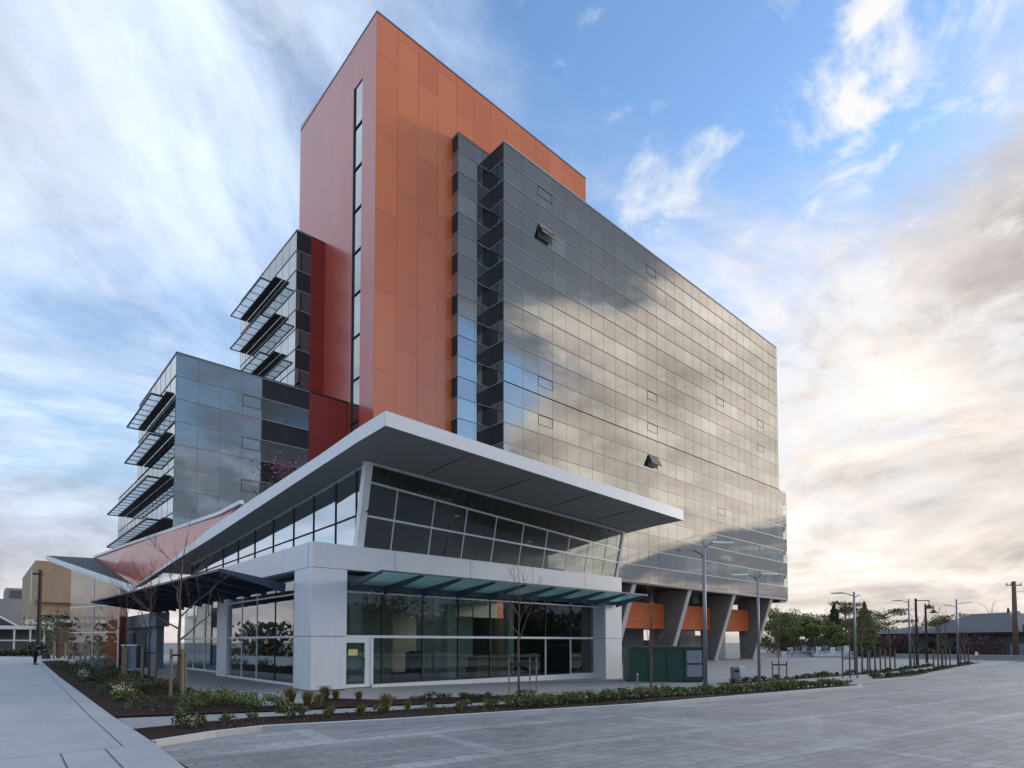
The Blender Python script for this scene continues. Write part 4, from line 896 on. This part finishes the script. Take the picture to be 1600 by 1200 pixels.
m=MB(); LB(m,Wd*.78,Wd*.98,-.1,0,0,2.6); m.build('blue_wall_panel',M['bluewall'],t)
m=MB(); LB(m,Wd*.3,Wd*.9,-.9,-.85,4.2,4.6); m.build('gutter',M['black'],t)
x0,y0=az(1228,110); 
t=thing('planter_row','long row of low white and grey planters in front of the maroon hedge','planter',(x0,y0,-.7))
O=V((x0,y0,-.73)); m=MB(); OB(m,0,12.2,0,2,0,1.0); m.build('base',M['boatwhite'],t)
for k in range(9): m=MB(); OB(m,.3+k*1.3,1.2+k*1.3,-.3,0,.9+.12*(k%2),1.9+.15*(k%3)); m.build('panel',M['grey'] if k%2 else M['boatwhite'],t)
m=MB(); OB(m,0,12.2,-.4,2.2,1.0,1.12); OB(m,4.5,12.4,-1.2,-.2,.2,.9); m.build('ledge',M['boatwhite'],t)
t=thing('low_wall','pale low wall along the foot of the dark low building','wall',(0,0,0)); m=MB(); a=V((*az(1400,100),-.75)); b=V((*az(1640,86),-.75)); m.bar(a+V((0,0,.4)),b+V((0,0,.4)),.3,.8); m.build('wall_body',M['bgrey'],t); m=MB(); m.bar(a+V((0,0,.85)),b+V((0,0,.85)),.45,.1); m.build('coping',M['kerb'],t)
t=thing('small_sign','small white sign on a short post before the dark low building','sign',(0,0,0)); x,y=az(1525,84); m=MB(); m.tube([(x,y,-.8),(x,y,.6)],.04,6); m.build('post',M['lamp'],t); O=V((x,y,0)); m=MB(); OB(m,-.2,.2,-.06,-.02,.2,.75); m.build('sign_panel',M['boatwhite'],t)
# tan building to the left
t=thing('tan_building','tall tan rendered building with a brown recess, beyond the end of the path','building',(8.1,141,0))
m=MB(); m.box(8.1,141.2,7.2,22,182,17.4); m.box(9.3,142.6,0,22,182,7.2); m.box(8.1,141.2,0,9.2,182,7.2); m.build('wall',M['tan'],t)
m=MB(); m.box(9.4,142.4,6.4,22,142.7,9.5); m.build('recess',M['tandark'],t)
m=MB(); m.box(8.6,140.4,9.6,22,141.3,10.1); m.build('ledge',M['tan'],t)
m=MB(); m.box(8.02,149,10,8.15,151,16.4); m.build('window_strip',M['boatwhite'],t)
m=MB(); m.box(6.8,139.5,5.4,22,141.1,6.4); m.build('entrance_canopy',M['boatwhite'],t)
m=MB(); m.box(10,142.25,6.5,11.5,142.4,9.2); m.box(12.8,142.25,6.5,13.4,142.4,9.2); m.build('window',M['glassdark'],t)
t=thing('grey_building','plain grey flat roofed building far behind the gabled shed','building',(5,195,0))
m=MB(); m.box(4.0,196,0,10,215,13); m.box(5.6,198,13,10,214,16); m.build('wall',M['bgrey'],t); m=MB(); m.box(6.5,197.9,13.4,9,198.0,15.4); m.box(4.6,195.9,3,7.5,196.0,6); m.build('louvre',M['slate'],t)
t=thing('gabled_shed','small grey shed with a white edged gable at the left edge','shed',(3,130,0)); m=MB(); m.box(-4,130.5,0,5.2,140,4.9); m.prism([(-4,130.5,4.9),(5.2,130.5,4.9),(2.6,130.5,6.6),(-4,130.5,6.6)],(0,9,0)); m.build('wall',M['slate'],t)
m=MB(); m.bar((2.6,130.2,6.7),(5.6,130.2,4.7),.2,.25); m.bar((-4,130.2,6.7),(2.6,130.2,6.7),.2,.25); m.build('gable_trim',M['white'],t)
t=thing('white_carport','white framed open carport beyond the end of the path','carport',(5,124,0)); m=MB()
for x in (-2,1.6,4.6,6.6,8.4): m.box(x,124,0,x+.25,124.25,4.2)
m.build('post',M['white'],t); m=MB(); m.box(-4,123.8,4.2,10.5,128,4.75); m.box(-4,123.9,2.3,8.6,124.1,2.5); m.build('roof_beam',M['white'],t); m=MB(); m.box(-4,127.7,0,10,128,4.2); m.build('back_wall',M['slate'],t)
t=thing('low_white_wall','low white wall with a planted strip at the end of the path','wall',(3,116,0)); m=MB(); m.box(-14,116,0,7,116.4,.9); m.build('wall_body',M['boatwhite'],t); m=MB(); m.box(-14,115.9,.9,7,116.5,.98); m.build('coping',M['kerb'],t)
t=thing('pergola','dark timber pergola beam on posts beyond the left bed','pergola',(9,100,0)); m=MB(); m.box(8.1,99.8,4.2,15.5,100.4,4.75); m.build('beam',M['black'],t)
for x in (8.5,12,15): m=MB(); m.box(x,99.9,0,x+.35,100.3,4.2); m.build('post',M['bark'],t)
m=MB(); m.box(9,112,0,20,112.4,3.4)
tag(m.build('brick_wall',M['tandark']),'low brown wall behind the pergola','wall')
for i,(x,y,h,w) in enumerate(((9.6,118,7,6),(13,122,8,8),(7.2,119.5,2.2,3))): leafy_tree('leafy_tree',['green tree behind the pergola posts','rusty brown tree beside the glass screen','low green bush at the end of the white wall'][i],x,y,h,w,M[('leafg','rust','leafd')[i]],400+i,'trees near the tan building',600,'round',.1,.22)
m=MB(); g=random.Random(9)
for i in range(4000): m.leaf((g.uniform(-14,7.2),113.6+g.random()*2,.1+g.random()*.9),.16,0,g)
tag(m.build('hedge',M['leafd']),'dark low hedge along the white wall at the path end','hedge')
# wood across the street, behind the viewpoint, that the windows mirror
m=MB(); g=random.Random(21)
for k in range(135):
    a=math.radians(g.uniform(-172,-20) if k<85 else g.uniform(96,184)); d=g.uniform(62,80) if k<85 else g.uniform(78,100); c=V((math.cos(a)*d+8*(k<85),math.sin(a)*d+6*(k<85),0)); h=g.uniform(6,11)*(1 if k<85 else .75)
    for i in range(850): m.leaf(c+V((g.gauss(0,2.0),g.gauss(0,2.2),h*(.03+.9*g.random()**1.2))),.42,0,g)
tag(m.build('far_wood',M['leafd']),'dark wood on the far side of the street, mirrored in the pavilion windows','wood',None,'stuff')
# ------------------------------------------------------------------ person
def person(x,y,face):
    t=thing('person','person in a charcoal coat and navy trousers leaning forward on the path','person',(0,0,0))
    def skin(name,pts,edges,rads,mat,sub=2):
        me=bpy.data.meshes.new(name); me.from_pydata(pts,edges,[]); me.materials.append(mat); ob=bpy.data.objects.new(name,me); C.objects.link(ob); ob.parent=t
        md=ob.modifiers.new('skin','SKIN'); me.skin_vertices.new() if not me.skin_vertices else None
        for v,r_ in zip(me.skin_vertices[0].data,rads): v.radius=(r_,r_)
        me.skin_vertices[0].data[0].use_root=True
        s=ob.modifiers.new('sub','SUBSURF'); s.levels=s.render_levels=sub
        for p in me.polygons: p.use_smooth=True
        md.use_smooth_shade=True
        return ob
    # x is to the right of the walker's picture, y away; bent forward from the hips towards +x
    J=[(0,0,.95),(.06,0,1.15),(.16,0,1.38),(.22,0,1.50),(.25,0,1.56),(.29,0,1.66),(.31,0,1.74),
       (-.02,.10,.90),(.02,.12,.50),(-.04,.12,.09),(.08,.12,.05),(-.02,-.10,.90),(.10,-.12,.50),(.06,-.12,.09),(.18,-.12,.05),
       (.18,.19,1.42),(.36,.24,1.22),(.58,.20,1.18),(.66,.19,1.17),(.18,-.19,1.42),(.30,-.24,1.18),(.50,-.2,1.10),(.58,-.19,1.09)]
    Ed=[(0,1),(1,2),(2,3),(3,4),(4,5),(5,6),(0,7),(7,8),(8,9),(9,10),(0,11),(11,12),(12,13),(13,14),(2,15),(15,16),(16,17),(17,18),(2,19),(19,20),(20,21),(21,22)]
    rd=[.13,.125,.14,.07,.06,.10,.075,.095,.06,.045,.045,.095,.06,.045,.045,.065,.045,.032,.035,.065,.045,.032,.035]
    skin('body',J,Ed,rd,M['skin'])
    skin('coat',[(-.03,0,.80),(.0,0,.95),(.06,0,1.15),(.16,0,1.38),(.2,0,1.47),(.18,.19,1.42),(.36,.24,1.22),(.55,.205,1.185),(.18,-.19,1.42),(.30,-.24,1.18),(.47,-.205,1.11)],[(0,1),(1,2),(2,3),(3,4),(3,5),(5,6),(6,7),(3,8),(8,9),(9,10)],[.20,.18,.165,.175,.09,.09,.068,.055,.09,.068,.055],M['coat'])
    skin('trousers',[(0,0,.93),(-.02,.10,.86),(.02,.12,.50),(-.04,.12,.10),(-.02,-.10,.86),(.10,-.12,.50),(.06,-.12,.10)],[(0,1),(1,2),(2,3),(0,4),(4,5),(5,6)],[.15,.115,.085,.07,.115,.085,.07],M['trouser'])
    skin('hair',[(.27,0,1.70),(.285,0,1.76),(.24,0,1.66)],[(0,1),(0,2)],[.105,.075,.08],M['hair'])
    m=MB()
    for sy,(hx,hz) in ((.19,(.67,1.17)),(-.19,(.59,1.09))):
        for k in range(4): m.tube([(hx,sy+(k-1.5)*.018,hz),(hx+.05+.008*(1-abs(k-1.5)),sy+(k-1.5)*.02,hz-.01),(hx+.07,sy+(k-1.5)*.02,hz-.04)],[.009,.008,.006],5)
        m.tube([(hx-.03,sy+.035,hz),(hx+.02,sy+.055,hz-.02)],[.010,.007],5)
    m.build('fingers',M['skin'],t,True)
    for yy,xx in ((.12,0),(-.12,.1)): m=MB(); m.box(xx-.08,yy-.05,0,xx+.17,yy+.05,.09); m.build('shoe',M['black'],t,bevel=.02)
    t.location=(x,y,.10); t.rotation_euler=(0,0,face); t.scale=(1.08,1.08,1.08); return t
person(4.05,68,-.74)
t=thing('bag','dark bulky bag held out by the person on the path','bag',(4.62,67.45,1.0)); m=MB(); m.hexa([(4.45,67.3,.62),(5.0,66.8,.62),(5.12,66.95,.62),(4.57,67.45,.62),(4.5,67.35,1.1),(4.95,66.92,1.1),(5.05,67.02,1.1),(4.6,67.45,1.1)]); m.build('bag_body',M['coat'],t,bevel=.04)
m=MB(); m.tube([(4.65,67.3,1.1),(4.7,67.25,1.27),(4.8,67.15,1.29),(4.9,67.05,1.1)],.015,5); m.build('handle',M['coat'],t)
# ------------------------------------------------------------------ sky and light
SKYMUL=(1.75,1.95,2.3)
BLUE=(.64,.37,.67)
W_=bpy.data.worlds.new('World'); S.world=W_; W_.use_nodes=True; nt=W_.node_tree
for n in list(nt.nodes): nt.nodes.remove(n)
SUN_AZ=math.radians(-13); SUN_EL=math.radians(12)     # measured from +X towards +Y
sd=V((math.cos(SUN_EL)*math.cos(SUN_AZ),math.cos(SUN_EL)*math.sin(SUN_AZ),math.sin(SUN_EL)))
sky=N(nt,'ShaderNodeTexSky'); sky.sky_type='NISHITA'; sky.sun_disc=False; sky.sun_elevation=SUN_EL; sky.sun_rotation=math.radians(90)-SUN_AZ
sky.altitude=0; sky.air_density=1.3; sky.dust_density=.6; sky.ozone_density=2.5
d=N(nt,'ShaderNodeTexCoord').outputs['Generated']
nv=N(nt,'ShaderNodeVectorMath',operation='NORMALIZE'); L(nt,d,nv.inputs[0]); d=nv.outputs[0]
sp=N(nt,'ShaderNodeSeparateXYZ'); L(nt,d,sp.inputs[0]); dx,dy,dz=sp.outputs
zc=mth(nt,'ADD',mth(nt,'MAXIMUM',dz,0.),.24)
cb=N(nt,'ShaderNodeCombineXYZ'); L(nt,mth(nt,'DIVIDE',dx,zc),cb.inputs[0]); L(nt,mth(nt,'DIVIDE',dy,zc),cb.inputs[1]); P=cb.outputs[0]
def towards(v,lo,hi):
    v=V(v).normalized(); n=N(nt,'ShaderNodeVectorMath',operation='DOT_PRODUCT'); L(nt,d,n.inputs[0]); n.inputs[1].default_value=v
    m_=N(nt,'ShaderNodeMapRange',interpolation_type='SMOOTHSTEP'); L(nt,n.outputs['Value'],m_.inputs[0]); m_.inputs[1].default_value=math.cos(math.radians(lo)); m_.inputs[2].default_value=math.cos(math.radians(hi)); return m_.outputs[0]
def shifted(off):
    n=N(nt,'ShaderNodeVectorMath',operation='ADD'); L(nt,P,n.inputs[0]); n.inputs[1].default_value=off; return n.outputs[0]
OFF=(3.1,7.7,2.0)
n1=noise(nt,shifted(OFF),1.0,9,.60,.45)
n1b=noise(nt,shifted((OFF[0]+.16,OFF[1]+.02,OFF[2])),1.0,9,.60,.45)
n2=noise(nt,shifted((11,4,5)),3.0,8,.62,.5)
blue=towards(BLUE,30,6)                # clear patch high over the glass slab
lowblue=towards((.24,1.15,.24),24,6)            # clearer strip low at the left
back=towards((.62,-.70,.42),58,24)               # broken cloud on the street side
warm=mth(nt,'MAXIMUM',towards((.97,.2,.12),60,6),mth(nt,'MULTIPLY',towards((.87,-.47,.22),48,8),1.)); glow=towards((.97,.22,.10),26,3); glow2=towards((.87,-.45,.24),34,6)
cov=mth(nt,'ADD',mth(nt,'MULTIPLY_ADD',mth(nt,'SUBTRACT',n1,.5),mth(nt,'MULTIPLY_ADD',back,.9,1.),.5),mth(nt,'MULTIPLY',n2,.22))
for msk,k in ((blue,-.20),(lowblue,-.08),(back,.24),(towards((.30,-.88,.36),26,6),-.22),(towards((.95,.22,.30),26,8),.16),(towards((.25,1.,.55),48,15),.12)):
    cov=mth(nt,'ADD',cov,mth(nt,'MULTIPLY',msk,k))
low=N(nt,'ShaderNodeMapRange',interpolation_type='SMOOTHSTEP'); L(nt,dz,low.inputs[0]); low.inputs[1].default_value=.20; low.inputs[2].default_value=.0; low.inputs[3].default_value=0; low.inputs[4].default_value=.22
cov=mth(nt,'ADD',cov,low.outputs[0])
mr=N(nt,'ShaderNodeMapRange',interpolation_type='SMOOTHSTEP'); L(nt,cov,mr.inputs[0]); mr.inputs[1].default_value=.42; mr.inputs[2].default_value=.72; mask=mr.outputs[0]
n4=noise(nt,shifted((1.7,9.3,3)),7.5,8,.62,.3)
n5=noise(nt,shifted((6.1,2.2,3)),1.3,4,.5,.2)
puff_region=mth(nt,'MAXIMUM',mth(nt,'MAXIMUM',towards((.72,.33,.62),34,14),mth(nt,'MULTIPLY',towards((.3,.62,.7),34,10),.7)),mth(nt,'MULTIPLY',towards((.78,.13,.60),20,4),1.25))
pr=N(nt,'ShaderNodeMapRange',interpolation_type='SMOOTHSTEP'); L(nt,mth(nt,'ADD',n4,mth(nt,'MULTIPLY',mth(nt,'SUBTRACT',n5,.5),.8)),pr.inputs[0]); pr.inputs[1].default_value=.42; pr.inputs[2].default_value=.66
puff=mth(nt,'MULTIPLY',mth(nt,'MULTIPLY',pr.outputs[0],puff_region),.85,None,True)
zen=N(nt,'ShaderNodeMapRange',interpolation_type='SMOOTHSTEP'); L(nt,dz,zen.inputs[0]); zen.inputs[1].default_value=.78; zen.inputs[2].default_value=.96; zen.inputs[3].default_value=1; zen.inputs[4].default_value=2.3
# cloud tone: brighter towards the low sun, greyer where the cloud is thick
shade=mth(nt,'MULTIPLY_ADD',mth(nt,'SUBTRACT',n1,n1b),3.2,1.0)
thick=N(nt,'ShaderNodeMapRange'); L(nt,cov,thick.inputs[0]); thick.inputs[1].default_value=.52; thick.inputs[2].default_value=.86; thick.inputs[3].default_value=1.10; thick.inputs[4].default_value=.66
lowf=mth(nt,'MULTIPLY',low.outputs[0],4.5,None,True)
cc=mixc(nt,warm,mixc(nt,lowf,(5.2,6.0,7.4),(6.9,6.3,6.2)),(5.9,5.4,5.2))
warm2=glow2
lb=N(nt,'ShaderNodeMapRange',interpolation_type='SMOOTHSTEP'); L(nt,dz,lb.inputs[0]); lb.inputs[1].default_value=.26; lb.inputs[2].default_value=.10; lb.inputs[3].default_value=0; lb.inputs[4].default_value=1.3
lowback=lb.outputs[0]
n3=noise(nt,shifted((5.3,1.2,8)),1.15,7,.6,.9)
bs=N(nt,'ShaderNodeMapRange',interpolation_type='SMOOTHSTEP'); L(nt,mth(nt,'ADD',n3,mth(nt,'SUBTRACT',mth(nt,'MULTIPLY',towards((.84,-.46,.30),28,6),.17),mth(nt,'MULTIPLY',mth(nt,'MAXIMUM',mth(nt,'MULTIPLY',towards((.60,-.56,.58),20,4),.4),lowback),.16))),bs.inputs[0]); bs.inputs[1].default_value=.44; bs.inputs[2].default_value=.60; bs.inputs[3].default_value=0.; bs.inputs[4].default_value=1.
dk=mth(nt,'MULTIPLY',mth(nt,'SUBTRACT',1.,bs.outputs[0]),mth(nt,'MULTIPLY',back,.88))
mul=mth(nt,'MULTIPLY',shade,thick.outputs[0])
vm=N(nt,'ShaderNodeVectorMath',operation='SCALE'); L(nt,cc,vm.inputs[0]); L(nt,mul,vm.inputs['Scale']); cloud=vm.outputs[0]
def scaled(col,f):
    n=N(nt,'ShaderNodeVectorMath',operation='SCALE'); n.inputs[0].default_value=col; L(nt,f,n.inputs['Scale']); return n.outputs[0]
def vadd(a,b):
    n=N(nt,'ShaderNodeVectorMath',operation='ADD'); L(nt,a,n.inputs[0]); L(nt,b,n.inputs[1]); return n.outputs[0]
gl=vadd(vadd(cloud,scaled((2.7,2.4,2.0),mth(nt,'MULTIPLY',glow,mul))),scaled((8.2,7.1,5.6),mth(nt,'MULTIPLY',glow2,mul)))
gl=mixc(nt,dk,gl,(1.4,1.85,2.5))
sv=N(nt,'ShaderNodeVectorMath',operation='MULTIPLY'); L(nt,sky.outputs[0],sv.inputs[0]); sv.inputs[1].default_value=SKYMUL
fm1=mixc(nt,mask,sv.outputs[0],gl)
fm2=mixc(nt,puff,fm1,mixc(nt,towards((.78,.13,.60),30,6),(5.8,6.4,7.3),(6.9,6.9,6.9)))
fz=N(nt,'ShaderNodeVectorMath',operation='SCALE'); L(nt,fm2,fz.inputs[0]); L(nt,zen.outputs[0],fz.inputs['Scale']); fin=fz.outputs[0]
bg=N(nt,'ShaderNodeBackground'); L(nt,fin,bg.inputs[0]); bg.inputs[1].default_value=.1
ow=N(nt,'ShaderNodeOutputWorld'); L(nt,bg.outputs[0],ow.inputs[0])
ld=bpy.data.lights.new('sun','SUN'); ld.energy=1.5; ld.angle=math.radians(14); ld.color=(1,.90,.78)
lo=bpy.data.objects.new('sun',ld); C.objects.link(lo); lo.rotation_euler=(-sd).to_track_quat('-Z','Y').to_euler()
# ------------------------------------------------------------------ camera
cd=bpy.data.cameras.new('camera'); cam=bpy.data.objects.new('camera',cd); C.objects.link(cam); S.camera=cam
cam.location=(0,0,2.1); Aaz=math.atan(1019/925); cam.rotation_euler=(math.radians(92.26),0,Aaz-math.pi/2)
cd.sensor_fit='HORIZONTAL'; cd.sensor_width=36; cd.lens=925/1600*36; cd.shift_y=(967-600)/1600; cd.clip_end=6000; cd.clip_start=.05
S.view_settings.view_transform='Standard'; S.view_settings.look='None'; S.view_settings.exposure=.5; S.view_settings.gamma=1
